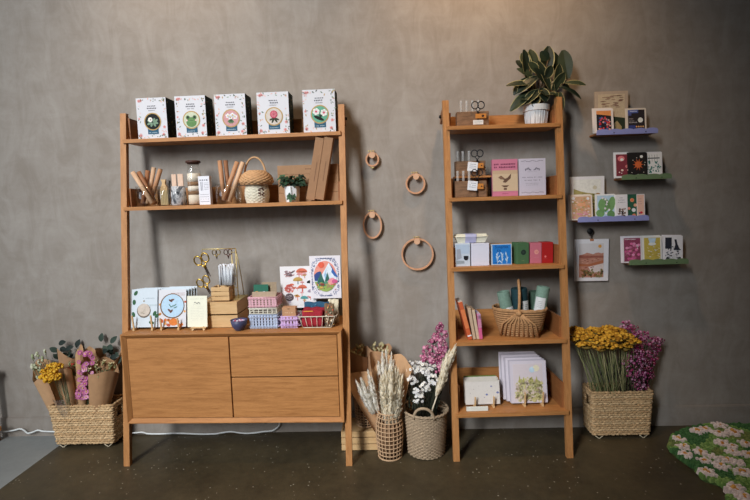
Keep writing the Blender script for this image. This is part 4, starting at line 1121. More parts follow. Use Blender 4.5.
def redbox(F): F.circ(.30, .32, .10, C(226, 110, 110), 0, n=8); F.marks(.1, .5, .21, 6, .02, C(206, 80, 80), 0)
carton(516.6, 529.4, 242.8, R3, .235, .075, C(70, 110, 72, .6, .03), greenbox, 'green carton with a dark round emblem, first of three cartons on the third shelf', rz=.16)
carton(530.2, 541.6, 243.0, R3, .225, .075, C(196, 104, 122, .6, .03), pinkbox, 'pink carton between the green and the red one')
carton(542.0, 553.2, 242.4, R3, .225, .075, C(176, 24, 26, .6, .03), redbox, 'red carton at the right end of the third shelf')
# fourth shelf: notebooks, basket of rolled cloths
def spine_book(pxt, pyt, pxb, pyb, wpx, d, dp, col, page, label, band=None):
    """a thin notebook seen by its spine, leaning to the left"""
    B = at(pxb, pyb, -d); B.z = R4+.002; T = at(pxt, pyt, -d); v = T-B; L = v.length; th = wpx*(-CAM_D*-1-d)/FPX
    t = thing('notebook', label, 'notebook', B, 0); t.rotation_euler = (0, math.atan2(v.x, v.z), -RU.th)
    m = MB(); m.box(-th/2, 0, 0, th/2, dp, L, col, min(.002, th*.2)); 
    if band: F = Face(m, th, L); [F.rect(.02, a, .98, b_, c, 0) for a, b_, c in band]
    m.build('cover', t)
    m = MB(); m.box(-th/2+.0015, .002, L+.0002, th/2-.0015, dp-.001, L+.001, page); m.build('page_edge', t)
OB = C(206, 92, 48, .6, .08); 
spine_book(460.3, 302.0, 470.6, 341.2, 4.2, .315, .12, OB, C(200, 190, 176), 'orange notebook leaning furthest left on the fourth shelf', [(.09, .125, WHITE), (.3, .8, C(224, 120, 66))])
spine_book(469.3, 308.2, 474.8, 341.4, 3.0, .310, .11, C(196, 166, 136), C(170, 140, 112), 'beige notebook next to the orange one on the fourth shelf')
spine_book(473.4, 310.0, 478.4, 341.6, 2.9, .310, .11, C(206, 178, 148), C(170, 140, 112), 'second beige notebook, beside the pink one on the fourth shelf')
spine_book(478.8, 314.0, 481.2, 341.6, 3.6, .310, .11, C(216, 92, 140), C(196, 180, 206), 'pink notebook at the right of the four leaning notebooks', [(.45, .95, C(206, 130, 160)), (.80, .98, C(190, 176, 206))])
def harvest_basket():
    q = on(RU, 502.5, 548.0, R4, .33, 337)
    d = .215; loc = RU.world(q.u, d, R4)
    t = thing('wicker_basket', 'tan wicker basket with a tall arched handle, holding rolled green cloths', 'basket', loc+Vector((0, 0, .001)), -.30)
    ht = Z_of(311.5, loc.x, loc.y-.1)-R4
    W0, D0, W1, D1 = .22, .12, .315, .19
    def loop(f, z, r_off=0, n=44, ph=0, st=20, amp=.003):
        w, dd = W0+(W1-W0)*f, D0+(D1-D0)*f; o = []
        for k in range(n):
            a = 2*math.pi*k/n; c, s = math.cos(a), math.sin(a); e = 2.6
            x = abs(c)**(2/e)*(1 if c > 0 else -1)*w/2; y = abs(s)**(2/e)*(1 if s > 0 else -1)*dd/2
            g = 1+amp*20*math.cos(st*a+ph)/10; o.append((x*g, y*g, z))
        return o
    m = MB(); rows = 12
    for i in range(rows):
        f = (i/(rows-1))**.75; m.tube(loop(f, .006+(ht-.012)*i/(rows-1), ph=math.pi*(i % 2)), .0062, WICK, 5, closed=True)
    a, b_ = loop(0, .002, amp=0), loop(1, ht, amp=0)
    m.add([(x*.96, y*.96, z) for x, y, z in a], [list(range(44))], WICK)
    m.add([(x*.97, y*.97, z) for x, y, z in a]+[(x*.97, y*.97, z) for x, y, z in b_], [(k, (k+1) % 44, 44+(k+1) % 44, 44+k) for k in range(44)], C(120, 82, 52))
    m.build('woven_body', t)
    for k in range(9):                                     # ribs fanning from the middle of the rim
        x = (k-4)/4; mm = MB(); mm.tube([(x*W1*.06, -D1/2-.010, ht*.88), (x*W1*.30, -(D0+(D1-D0)*.5)/2-.009, ht*.5), (x*W0*.5, -D0/2-.006, .006)], .0058, WICK, 6); mm.build('rib', t)
    m = MB(); 
    for s in (0, 1): m.tube([(x*(1.0+.012*math.cos(9*math.pi*k/22+s*math.pi)), y, z+.004*math.sin(9*2*math.pi*k/44+s*math.pi)) for k, (x, y, z) in enumerate(loop(1.02, ht, amp=0))], .0062, WICK, 6, closed=True)
    m.build('rim', t)
    zh = Z_of(280.5, loc.x, loc.y)-R4-ht
    m = MB(); pts = [(.004*math.sin(3*a), -(D1/2+.004)*math.cos(a), ht-.02+(zh+.02)*math.sin(a)) for a in [math.pi*k/20 for k in range(21)]]
    m.tube(pts, .0085, WICK, 8); 
    m.build('handle', t)
    m = MB(); m.blob((0, -D1/2-.012, ht-.012), .022, WICK, (1, .6, .9)); m.build('lashing', t)
    return loc, ht, q
bl, bh, bq = harvest_basket()
def cloth_roll(pxt, pyt, pxb, pyb, d, r, col, label, tagp=None):
    B = at(pxb, pyb, -d); B.z = max(B.z, R4+.03); T = at(pxt, pyt, -d-.0); v = T-B; L = v.length
    t = thing('cloth_roll', label, 'cloth', B, 0, 'rolled cloths in the wicker basket'); t.rotation_euler = v.to_track_quat('Z', 'Y').to_euler()
    m = MB(); m.lathe([(r*.94, 0), (r, .01), (r, L*.5), (r*.99, L-.006), (r*.93, L), (r*.86, L-.002), (r*.80, L-.008), (r*.7, L-.002), (r*.5, L-.002), (r*.44, L-.010), (0, L-.010)], col, 22); m.build('rolled_fabric', t)
    if tagp:
        f0, f1, a0, a1 = tagp; n = 7; vs = []
        iv = t.rotation_euler.to_matrix().inverted() @ Vector((0, -1, 0)); ca = math.atan2(iv.y, iv.x)
        for i in range(n+1):
            a = ca+math.radians(a0+(a1-a0)*i/n)
            vs += [((r+.0018)*math.cos(a), (r+.0018)*math.sin(a), L*f0), ((r+.0018)*math.cos(a), (r+.0018)*math.sin(a), L*f1)]
        m = MB(); m.add(vs, [(2*i, 2*i+2, 2*i+3, 2*i+1) for i in range(n)], C(222, 222, 220, .6, .02), True)
        for k in range(4):
            z = L*(f0+(f1-f0)*(.3+.13*k)); 
            for j in range(4):
                a = ca+math.radians(a0+(a1-a0)*(.3+.11*j)); b_ = a+.09
                m.add([((r+.0024)*math.cos(x), (r+.0024)*math.sin(x), zz) for x, zz in ((a, z), (b_, z), (b_, z+.003), (a, z+.003))], [(0, 1, 2, 3)], C(120, 124, 122))
        m.build('paper_label', t, recalc=False)
SG, DT, DG = C(112, 140, 124, .8, .15, 90), C(24, 56, 62, .8, .2, 90), C(58, 82, 66, .8, .2, 90)
yb = bl.y
cloth_roll(503, 291.5, 511.5, 333.5, -yb+.01, .0385, SG, 'sage green rolled cloth at the left of the wicker basket', (.40, .62, -14, 70))
cloth_roll(519.0, 288.0, 521, 333.5, -yb+.0, .050, DT, 'dark teal rolled cloth in the middle of the wicker basket, behind the handle', (.40, .72, 2, 60))
cloth_roll(534.5, 291.0, 533.0, 333.5, -yb-.055, .036, DG, 'dark olive green rolled cloth at the back of the wicker basket')
cloth_roll(543.5, 286.5, 536.0, 333.5, -yb+.0, .039, C(120, 150, 132, .8, .15, 90), 'sage green rolled cloth leaning right out of the wicker basket', (.44, .76, -70, 20))
# fifth shelf: stacks of cards on easels
def specks(F):
    F.rect(.0, .0, 1, 1, C(222, 214, 206, .8, .04), 0)
    for u, v, r, c in ((.62, .42, .035, C(110, 120, 176)), (.94, .50, .04, C(110, 120, 176)), (.76, .78, .03, C(140, 140, 180)), (.55, .30, .02, C(176, 160, 170)), (.25, .66, .012, C(176, 160, 150)), (.4, .8, .01, C(176, 160, 150)), (.82, .24, .014, C(176, 160, 170)), (.3, .3, .012, C(180, 160, 150)), (.15, .5, .012, C(160, 150, 150))): F.l = 1; F.circ(u, v, r, c, n=8, ry=r*.8)
    for k in range(30): F.l = 1; F.circ(random.random()*.94+.03, random.random()*.94+.03, .007, C(196, 180, 168), n=6)
GC = 'handmade paper cards on the left easel of the lowest shelf'
for k in range(6):
    lb = ['cream speckled paper card at the front of the left easel on the lowest shelf', 'first cream card behind the speckled front one', 'second cream card behind the speckled front one', 'third cream card behind the speckled front one', 'fourth cream card behind the speckled front one', 'green-edged card at the back of the left stack on the lowest shelf'][k]
    cards_tilted('paper_card', RU, 465.8-.25*k, 500.2-.5*k-(.9 if k == 5 else 0), 381.0-1.15*k, R5, .300-.014*k, .16, specks if k == 0 else None, lb, 'card', C(216, 208, 196, .8, .05) if k < 5 else C(110, 130, 60, .8, .1), .006, GC, .016, dx=(0, .003, -.003, .002, -.002, 0)[k], roll=(0, .01, -.012, .008, -.006, 0)[k])
def trees(F):
    F.rect(0, 0, 1, 1, C(214, 204, 214, .6, .02), 0); F.rect(.08, .04, .90, .93, C(222, 208, 212, .6, .02), 1)
    F.rect(.09, .05, .89, .92, C(216, 202, 206, .6, .02), 2)
    for k in range(300):
        v = random.uniform(.06, .60)**1.0; u = random.uniform(.14, .86); 
        if v > .40+.2*math.sin(u*3.1)*.9: continue
        F.l = 3+k % 3; F.circ(u, v, random.uniform(.045, .07), random.choice([C(206, 196, 130), C(214, 206, 150), C(190, 184, 120), C(220, 200, 184), C(206, 184, 160), C(176, 170, 116)]), ry=.03, n=8, rot=k)
    for u in (.25, .36, .52, .6, .72): F.l = 6; F.poly([(u, .63+.05*math.sin(u*9)), (u+.035, .5), (u-.035, .5)], C(180, 172, 96))
    F.l = 3; F.circ(.66, .80, .13, C(206, 216, 222), ry=.08); F.l = 4; F.circ(.72, .82, .09, C(232, 222, 190)); F.l = 5; F.circ(.60, .78, .07, C(190, 214, 230))
GA = 'art cards on the right easel of the lowest shelf'
for k in range(7):
    lb = 'art card with a green and tan grove, front of the right easel' if k == 0 else ['', 'first', 'second', 'third', 'fourth', 'fifth', 'rearmost'][k]+' white art card behind the grove picture on the lowest shelf'
    cards_tilted('art_card', RU, 511.6-1.9*k, 547.8-1.9*k, 361.5-1.5*k, R5, .300-.015*k, .17, trees if k == 0 else None, lb, 'card', C(218, 210, 220, .6, .03) if k % 2 == 0 else C(186, 178, 190, .6, .03), .004, GA, .016, dx=(0, .004, -.003, .003, -.004, .002, 0)[k], roll=(0, -.012, .006, -.02, .0, -.014, .01)[k])
easel(RU, 475.2, 493.8, R5, .322, 396.5, 'small wooden easel with pegs holding the cream cards on the lowest shelf')
easel(RU, 525.0, 543.0, R5, .322, 392.0, 'small wooden easel with pegs holding the grove art cards on the lowest shelf')
q = on(RU, 466.6, 488.2, R5, .36, 407.2)
m = MB(); m.box(-q.w/2, 0, 0, q.w/2, .012, q.h, C(222, 224, 214, .7, .02), .001); F = Face(m, q.w, q.h); F.marks(.15, .5, .8, 8, .06, C(170, 176, 160), 0); F.marks(.2, .85, .55, 14, .05, C(190, 196, 184), 0); F.marks(.2, .8, .4, 14, .05, C(190, 196, 184), 0)
tag(m.build('sign_card', None, q.loc+Vector((0, 0, .0008)), q.rz), 'small cream sign block at the front edge of the lowest shelf', 'sign')

# big variegated plant on the top shelf
q = on(RU, 527.5, 553.5, R1, .205, 103.5)
t = thing('potted_rubber_plant', 'large dark green plant with cream-edged leaves in a white ribbed pot on the top shelf', 'potted plant', RU.world(q.u, .130, R1)+Vector((0, 0, .0005)), q.rz)
R = q.w/2*.98; H = q.h
POT = C(216, 218, 220, .7, .08, 30)
m = MB(); n = 14; R *= .97
m.lathe([(R*.84, 0), (R*.95, H*.72)], POT, n, smooth=False)
m.lathe([(R*.95, H*.72), (R*1.04, H*.72), (R*1.06, H), (R*.96, H), (R*.94, H*.85), (0, H*.85)], POT, 28, smooth=False)
for k in range(n):
    a = 2*math.pi*(k+.5)/n; m.tube([(R*.83*math.cos(a), R*.83*math.sin(a), 0.002), (R*.94*math.cos(a), R*.94*math.sin(a), H*.71)], .003, POT, 4)
m.build('pot', t)
MB().lathe([(R*.93, H*.87), (0, H*.885)], C(56, 44, 36), 20).build('soil', t)
FG, FE = C(34, 44, 30, .4, .22, 14), C(160, 150, 98, .5, .35, 30)
FG2 = C(48, 58, 38, .4, .2, 14)
base = t.location
leaves = []
def fic(t_): return max(.02, math.sin(math.pi*min(1, .04+t_*.94))**.62*(.85+.15*t_))
m = MB(); st = MB()
ctr = (542, 98)
LV = [ # base x,y  tip x,y  (pixels), depth base, depth tip, width, facing
 (568, 79, 563, 50, .13, .12, .074, 0), (545, 76, 549, 46, .10, .11, .078, 0), (528, 82, 526, 50, .12, .16, .066, 0), (565, 83, 586, 81, .17, .21, .046, 1), (560, 87, 583, 94, .17, .23, .040, 1),
 (534, 84, 509, 80, .16, .20, .050, 1), (534, 90, 511, 106, .17, .22, .062, 1), (538, 76, 518, 88, .2, .25, .060, 1), (553, 70, 556, 52, .08, .07, .06, 0), (536, 70, 531, 49, .08, .07, .06, 0), (550, 90, 540, 60, .18, .17, .05, 0),
 (556, 90, 561, 64, .17, .15, .055, 0), (533, 80, 520, 66, .14, .16, .055, 1), (541, 88, 547, 99, .2, .25, .06, 1), (540, 90, 525, 100, .2, .24, .06, 1), (552, 90, 566, 73, .17, .16, .055, 0), (545, 84, 536, 68, .19, .2, .05, 0),
 (530, 92, 519, 104, .12, .15, .05, 1), (552, 92, 562, 100, .15, .19, .05, 1), (546, 78, 552, 66, .18, .17, .05, 0), (524, 70, 517, 60, .10, .09, .05, 0), (560, 92, 563, 109, .16, .19, .036, 1), (537, 96, 534, 104, .18, .22, .05, 1), (546, 95, 555, 92, .2, .26, .055, 1),
 (548, 60, 541, 52, .12, .14, .05, 0), (526, 78, 514, 92, .13, .16, .05, 1), (556, 80, 572, 88, .13, .15, .05, 1), (540, 74, 530, 62, .16, .18, .05, 0), (533, 100, 522, 97, .16, .2, .05, 1), (549, 98, 543, 90, .17, .22, .06, 1), (528, 66, 522, 53, .13, .13, .05, 0), (543, 100, 552, 80, .12, .11, .06, 0), (535, 98, 528, 80, .11, .1, .06, 0)]
Mi = (Matrix.Translation(base) @ Matrix.Rotation(q.rz, 4, 'Z')).inverted()
for i, (bx, by, tx, ty, d0, d1, wd_, fa) in enumerate(LV):
    d1 = min(d1, .205); d0 = min(d0, .16)
    A = Mi @ at(bx, by, -d0); B = Mi @ at(tx, ty, -d1); v = B-A
    up = (0, -1, .15) if fa == 0 else (random.uniform(-.2, .2), -.75, .75)
    if fa == 0: up = (random.uniform(-.5, .5), -1, random.uniform(-.1, .3))
    m.leaf(A, v, up, v.length*1.05, wd_*1.22, FG if i % 3 else FG2, .18 if fa == 0 else .38, .16 if i % 2 else .3, FE if i % 4 else None, fic, 8)
    s0 = Vector((random.uniform(-.015, .015), random.uniform(-.012, .012), H*.86)); mid = (s0+A)/2+Vector((0, 0, .03))
    st.tube([s0, mid, A], [.0042, .0035, .0024], C(92, 70, 46), 5)
m.build('foliage', t, recalc=False); st.build('stem_bundle', t)

_C = C
def C(r, g, b_, *a):                                    # card and paint colours of this wall, a little lighter than first measured
    return _C(min(238, int(r*1.14)), min(238, int(g*1.14)), min(238, int(b_*1.14)), *a)

# ================================================================== on the wall: hoops on pegs
HOOPW = C(186, 136, 102, .6, .1, 40); PEGW = C(190, 148, 116, .6, .06, 40)
WORDS = ['smallest', 'medium', 'oval', 'largest']
for i, (cx, cyy, rx, rz_, px, py) in enumerate(((372.3, 159.5, 6.6, 7.0, 372.2, 155.4), (415.4, 183.8, 9.8, 10.2, 416, 176.8), (372.4, 225.2, 9.6, 13.8, 372.2, 215.0), (417.4, 254.2, 16.6, 16.6, 417, 241.4))):
    d = .030; P = at(px, py, -.03); s = FPX/proj(*P)[2]
    pr = 3.0/s
    m = MB(); m.M = Matrix.Translation(P+Vector((0, .03, 0))) @ Matrix.Rotation(math.pi/2, 4, 'X')
    m.lathe([(pr*.55, 0.0005), (pr*.55, .034), (pr*.97, .035), (pr, .036), (pr, .0445), (pr*.97, .0455), (0, .0455)], PEGW, 20, smooth=False)
    o = m.build('wall_peg'); tag(o, 'round wooden wall peg holding the %s embroidery hoop' % WORDS[i], 'peg', 'wooden wall pegs')
    Cc = at(cx, cyy, -.022); a, b_ = rx/s*.93, rz_/s*.93
    t = thing('embroidery_hoop', ['smallest round wooden embroidery hoop, topmost on the wall between the shelving units', 'medium round wooden embroidery hoop, beside the narrow shelving unit', 'tall oval wooden embroidery hoop hanging below the smallest hoop', 'largest round wooden embroidery hoop, lowest on the wall'][i], 'hoop', Cc, 0, 'embroidery hoops on the wall')
    Wd = .0055; dp = .0095
    for nme, k0, k1, dd in (('outer_ring', .0, .0048, .0), ('inner_ring', -.0056, -.0004, .0015)):
        m = MB(); n = 44; vs, fs = [], []
        for k in range(n):
            tt = 2*math.pi*k/n; c, s_ = math.cos(tt), math.sin(tt)
            for e, yy in ((k0, -dp+dd), (k1, -dp+dd), (k1, dp), (k0, dp)): vs.append(((a+e)*c, yy, (b_+e)*s_))
        for k in range(n):
            j = (k+1) % n
            for q_ in range(4): fs.append((4*k+q_, 4*k+(q_+1) % 4, 4*j+(q_+1) % 4, 4*j+q_))
        m.add(vs, fs, HOOPW); m.build(nme, t)
    m = MB(); zt = b_+.010
    m.box(-.013, -.006, b_+.004, -.008, .006, b_+.017, BRASS, .001); m.box(.008, -.006, b_+.004, .013, .006, b_+.017, BRASS, .001)
    m.tube([(-.022, 0, zt+.002), (.018, 0, zt+.002)], .0024, BRASS, 7); m.box(-.026, -.005, zt-.002, -.021, .005, zt+.006, BRASS); m.build('screw_clasp', t)
    if i == 0:
        m = MB(); m.box(-.008, -.004, -b_-.014, .008, .004, -b_-.003, BRASS, .001); m.tube([(-.016, 0, -b_-.009), (.016, 0, -b_-.009)], .0024, BRASS, 7); m.build('clasp', t)

# ------------------------------------------------------------------ card ledges
LIPD = .115
def ledge(p0, p1, pyt, pyb, col, waves, label):
    yb_ = pyb; A, B = at(p0, yb_, -LIPD), at(p1, yb_, -LIPD)
    z0 = (A.z); W = B.x-A.x; H = Z_of(pyt, A.x, -LIPD)-z0
    t = thing('card_ledge', label, 'ledge', Vector(((A.x+B.x)/2, 0, z0)))
    MB().box(-W/2+.002, -LIPD+.009, .001, W/2-.002, -.0005, .012, OAKY, .001).build('wood_shelf', t)
    n = 60; pts = [(-W/2, 0), (W/2, 0)]
    if waves: top = [(W/2-W*k/n, H*(.80+.20*abs(math.sin(math.pi*waves*k/n))**.7) if 0 < k < n else H*.62) for k in range(n+1)]
    else: top = [(W/2, H*.9), (W/2-.006, H), (-W/2+.006, H), (-W/2, H*.9)]
    m = MB(); m.prism(pts+top, -LIPD, -LIPD+.009, col); lip = m.build('lip', t)
    m = MB()
    for u in (-.22, .30):
        m.M = Matrix.Translation((u*W, -LIPD, H*.30)) @ Matrix.Rotation(math.pi/2, 4, 'X'); m.lathe([(.0035, 0), (.0032, .001), (0, .0012)], BLACK, 10)
    m.build('screw', lip)
    return z0+.0125
PERI, MOSS = C(132, 136, 190, .5, .03), C(98, 120, 84, .55, .05)
zA = ledge(597.0, 658.0, 129.4, 135.0, PERI, 5, 'blue card ledge with a scalloped lip, highest of the four ledges')
zB = ledge(622.3, 671.8, 174.6, 179.9, MOSS, 4, 'green card ledge with a scalloped lip, under the highest blue ledge')
zC = ledge(578.2, 649.0, 216.8, 222.4, PERI, 6, 'blue card ledge holding the most cards, beside the narrow shelving unit')
zD = ledge(629.6, 688.6, 259.8, 265.3, MOSS, 5, 'green card ledge lowest on the wall, right of the hanging print')
def wcard(p0, p1, pyt, z, d, paint, label, n=1, tilt=.14, thick=.004, frame=C(206, 202, 200, .6, .02), name='greeting_card', cat='card', rz=0, group=None, film=False, behind=None):
    for k in range(n-1, -1, -1):
        q = on(WP, p0-.9*k, p1-.9*k, z, d-.0075*k); h = (Z_of(pyt-.4*k, q.loc.x, q.loc.y+.02)-z)/math.cos(tilt)
        m = MB(); m.box(-q.w/2, 0, 0, q.w/2, thick, h, frame)
        if k == 0: F = Face(m, q.w, h); paint(F)
        o = m.build(name, None, q.loc+Vector((0, 0, .0008))); o.rotation_euler = (-tilt, rz, 0)
        tag(o, label if k == 0 else ('pale card filed %s behind the ' % ['', 'first', 'second', 'third'][k])+behind, cat, group)
def inset(F, c, l=0, e=.07): F.rect(e, e*.7, 1-e, 1-e*.7, c, l)
def clouds(F):
    inset(F, C(176, 158, 130), 0, .10); 
    for k in range(34): F.l = 1; F.circ(random.uniform(.2, .8), random.uniform(.62, .9), .07, C(126, 90, 74), ry=.010)
    F.poly([(.10, .56), (.30, .46), (.55, .40), (.90, .36), (.90, .05), (.10, .05)], C(40, 50, 34), 2)
    F.poly([(.52, .2), (.66, .3), (.80, .16), (.80, .06), (.5, .06)], C(150, 130, 90), 3)
wcard(595.0, 628.2, 91.6, zA, .058, clouds, 'large tan art print with a dark green hill at the back of the highest ledge', 1, .05, .008, C(164, 144, 124, .6, .05), 'art_print', 'print')
def sunset(F):
    inset(F, C(34, 30, 36), 0, .12); F.poly([(.12, .92), (.88, .92), (.88, .70), (.12, .78)], C(222, 130, 70), 1)
    for k in range(46): F.l = 2+k % 3; F.circ(random.uniform(.2, .84), random.uniform(.12, .66), .05, random.choice([C(210, 60, 66), C(196, 40, 56), C(60, 90, 150), C(226, 150, 140), C(40, 40, 60)]), n=8)
wcard(594.8, 614.0, 109.0, zA, .100, sunset, 'greeting card with red flowers under an orange sky, left on the highest ledge', 3, .13, .004, C(206, 196, 190, .6, .02), behind='red flower card on the highest ledge', group='cards on the highest ledge')
def nightc(F):
    inset(F, C(40, 34, 36), 0, .08); F.rect(.08, .80, .60, .94, C(70, 84, 150), 1); F.rect(.08, .70, .25, .8, C(70, 76, 130), 1); F.marks(.18, .55, .88, 7, .05, C(180, 190, 214), 2)
    F.circ(.70, .50, .13, C(206, 206, 200), 1); F.marks(.12, .36, .56, 4, .06, C(130, 120, 120), 1); F.marks(.12, .40, .47, 5, .05, C(120, 112, 112), 1); F.marks(.12, .55, .40, 6, .06, C(150, 140, 140), 1)
    F.rect(.10, .12, .45, .28, C(50, 60, 120), 1)
    for k in range(4): F.circ(.5+.11*k, .22, .045, C(206, 150, 90), 1, n=8)
wcard(626.8, 646.6, 108.8, zA, .100, nightc, 'dark greeting card with a white moon, right on the highest ledge', 2, .10, .004, C(196, 184, 170, .6, .02), behind='dark moon card on the highest ledge', group='cards on the highest ledge')
def redc(F):
    inset(F, C(120, 44, 56), 0, .10)
    for u, v, r, c in ((.45, .76, .24, C(206, 110, 116)), (.5, .72, .12, C(230, 206, 200)), (.85, .45, .14, C(196, 110, 110)), (.5, .3, .09, C(216, 190, 180)), (.3, .22, .05, C(220, 200, 190)), (.45, .18, .04, C(226, 200, 196)), (.9, .3, .07, C(206, 160, 150))): F.l += 1; F.circ(u, v, r, c, ry=r*.8)
wcard(615.0, 629.6, 152.8, zB, .094, redc, 'dark red greeting card with pink flowers, left on the upper green ledge', 2, .10, .004, C(206, 206, 212, .6, .02), behind='dark red card on the upper green ledge', group='cards on the upper green ledge')
def starc(F):
    inset(F, C(28, 24, 24), 0, .03)
    for k in range(10): a = math.pi*2*k/10; F.l = 1; F.poly([(.52+.30*math.cos(a), .52+.26*math.sin(a)), (.52+.1*math.cos(a+.4), .52+.09*math.sin(a+.4)), (.52+.1*math.cos(a-.4), .52+.09*math.sin(a-.4))], C(186, 84, 40))
    F.circ(.52, .52, .17, C(196, 92, 44), 2); F.circ(.70, .84, .08, C(210, 210, 206), 1)
    for u, v in ((.45, .8), (.88, .6), (.86, .5), (.18, .2), (.5, .12), (.8, .2), (.25, .7)): F.circ(u, v, .025, C(190, 180, 170), 1, n=7)
wcard(628.6, 647.6, 153.0, zB, .104, starc, 'black greeting card with an orange star, middle of the upper green ledge', 2, .10, .004, C(30, 28, 28, .6, .02), behind='black star card on the upper green ledge', group='cards on the upper green ledge')
def plantc(F):
    inset(F, C(206, 206, 206, .6, .02), 0, .06); T_ = C(40, 112, 104); F.rect(.1, .74, .84, .78, C(60, 70, 70), 1)
    for u in (.2, .36, .52, .68): F.rect(u, .78, u+.015, .9, C(60, 70, 70), 1); F.rect(u, .6, u+.015, .74, C(60, 70, 70), 1)
    for k in range(40): F.l = 1+k % 2; F.circ(random.choice([random.gauss(.25, .08), random.gauss(.65, .12)]), random.uniform(.18, .66), .06, T_, ry=.035, n=7, rot=k)
wcard(646.6, 662.6, 152.4, zB, .094, plantc, 'white greeting card with teal hanging plants, right on the upper green ledge', 2, .10, .004, C(206, 204, 206, .6, .02), behind='teal plant card on the upper green ledge', group='cards on the upper green ledge')
def fields(F):
    inset(F, C(206, 206, 200), 0, .10); F.circ(.72, .74, .06, C(190, 184, 160), 1)
    F.poly([(.10, .72), (.3, .66), (.5, .62), (.9, .58), (.9, .06), (.1, .06)], C(150, 140, 84), 1)
    for k in range(60): F.l = 2+k % 2; F.circ(random.uniform(.16, .84), random.uniform(.1, .6), .06, random.choice([C(120, 116, 62), C(176, 160, 100), C(96, 92, 50), C(190, 170, 120), C(150, 110, 60)]), ry=.025, rot=random.uniform(-.4, .4), n=8)
wcard(570.4, 604.6, 176.6, zC, .058, fields, 'large pale art print of green and tan fields behind the lower blue ledge cards', 1, .05, .008, C(206, 204, 206, .6, .02), 'art_print', 'print')
def meadow(F):
    inset(F, C(190, 150, 116), 0, .07)
    for k in range(70):
        v = random.uniform(.1, .92); F.l = 1+k % 3
        F.circ(random.uniform(.14, .86), v, .05, random.choice([C(216, 130, 84), C(170, 150, 90), C(222, 176, 160)] if v > .35 else [C(220, 150, 160), C(206, 130, 150), C(230, 190, 190)]), ry=.03, n=7)
    F.circ(.5, .62, .2, C(214, 150, 110), 4, ry=.09); F.circ(.14, .88, .08, C(226, 222, 220), 4, n=7); F.circ(.8, .86, .07, C(226, 222, 220), 4, n=7); F.circ(.12, .74, .05, C(226, 222, 220), 4, n=7)
wcard(570.8, 593.2, 195.4, zC, .103, meadow, 'orange and pink flower meadow card, leftmost on the lower blue ledge', 3, .14, .004, C(210, 196, 184, .6, .02), behind='flower meadow card on the lower blue ledge', group='cards on the lower blue ledge')
def lily(F):
    inset(F, C(164, 190, 214), 0, .06); G_ = C(106, 150, 92)
    F.circ(.40, .58, .30, G_, 1, ry=.36); F.circ(.80, .62, .18, G_, 1, ry=.38, rot=-.2); F.circ(.2, .25, .22, G_, 1, ry=.2); F.circ(.75, .2, .2, C(90, 134, 80), 1, ry=.2)
    for k, (u, v) in enumerate(((.35, .86), (.48, .80), (.56, .70), (.52, .60), (.46, .44), (.66, .38), (.5, .24))): F.circ(u, v, .06, C(226, 206, 210), 2, n=9)
    F.poly([(.3, .92), (.52, .74), (.50, .3), (.47, .3), (.49, .74)], C(70, 110, 66), 2)
wcard(596.6, 616.0, 194.6, zC, .100, lily, 'light blue card with green lily leaves and white bells, second on the lower blue ledge', 2, .11, .004, C(216, 216, 214, .6, .02), behind='lily leaf card on the lower blue ledge', group='cards on the lower blue ledge')
def bearc(F):
    F.rect(.04, .04, .96, .97, C(210, 206, 210, .6, .02), 0)
    F.marks(.35, .62, .86, 5, .022, C(60, 60, 66), 1); F.marks(.25, .75, .77, 8, .022, C(60, 60, 66), 1); F.marks(.2, .82, .68, 9, .022, C(60, 60, 66), 1)
    for k in range(26): F.l = 1+k % 2; F.circ(random.uniform(.16, .78), random.uniform(.1, .42), .09, random.choice([C(40, 36, 38), C(60, 50, 48), C(130, 104, 90), C(24, 24, 26)]), ry=.06, n=8, rot=k)
wcard(616.0, 628.0, 194.6, zC, .104, bearc, 'white greeting card with a brown furry shape under three lines of print', 1, .10, .004, C(212, 210, 212, .6, .02), group='cards on the lower blue ledge')
def oranges(F):
    F.rect(.04, .03, .96, .97, C(36, 84, 62), 0)
    for u, v, r, c in ((.45, .76, .26, C(222, 130, 90)), (.6, .35, .22, C(206, 206, 214)), (.62, .12, .22, C(216, 120, 80)), (.1, .42, .16, C(214, 130, 110)), (.95, .55, .18, C(222, 150, 120))): F.l = 1; F.circ(min(u, .78), v, min(r, .22), c)
    F.circ(.45, .76, .12, C(206, 104, 60), 2)
wcard(628.4, 637.6, 194.4, zC, .098, oranges, 'dark green card with orange and white blooms on the lower blue ledge', 1, .10, .004, C(40, 84, 62, .6, .02), group='cards on the lower blue ledge')
def pinkc(F):
    F.rect(.04, .03, .9, .97, C(214, 168, 150, .6, .03), 0)
    for v in (.8, .7, .6): F.marks(.2, .6, v, 3, .03, C(150, 120, 130), 1)
    F.circ(.52, .24, .18, C(206, 40, 56), 1, ry=.16); F.circ(.3, .22, .12, C(90, 90, 130), 1)
wcard(637.4, 645.2, 194.2, zC, .102, pinkc, 'peach pink card with a red spot, rightmost on the lower blue ledge', 1, .10, .004, C(214, 204, 206, .6, .02), group='cards on the lower blue ledge')
def peony(F):
    inset(F, C(130, 56, 84), 0, .07); F.marks(.12, .7, .90, 9, .03, C(216, 206, 210), 1); F.rect(.70, .62, .86, .70, C(206, 196, 200), 1); F.rect(.66, .52, .8, .58, C(206, 196, 200), 1)
    for k in range(34): F.l = 1+k % 3; F.circ(random.uniform(.16, .84), random.uniform(.1, .78), .09, random.choice([C(206, 100, 150), C(222, 130, 170), C(186, 80, 130), C(150, 70, 100)]), n=8, ry=.07)
    for k in range(14): F.l = 4; F.circ(random.uniform(.16, .84), random.uniform(.1, .7), .025, C(150, 110, 90), n=6)
wcard(623.0, 642.2, 236.9, zD, .100, peony, 'pink peony card on maroon, left on the lowest ledge', 3, .10, .004, C(206, 200, 206, .6, .02), behind='pink peony card on the lowest ledge', group='cards on the lowest ledge')
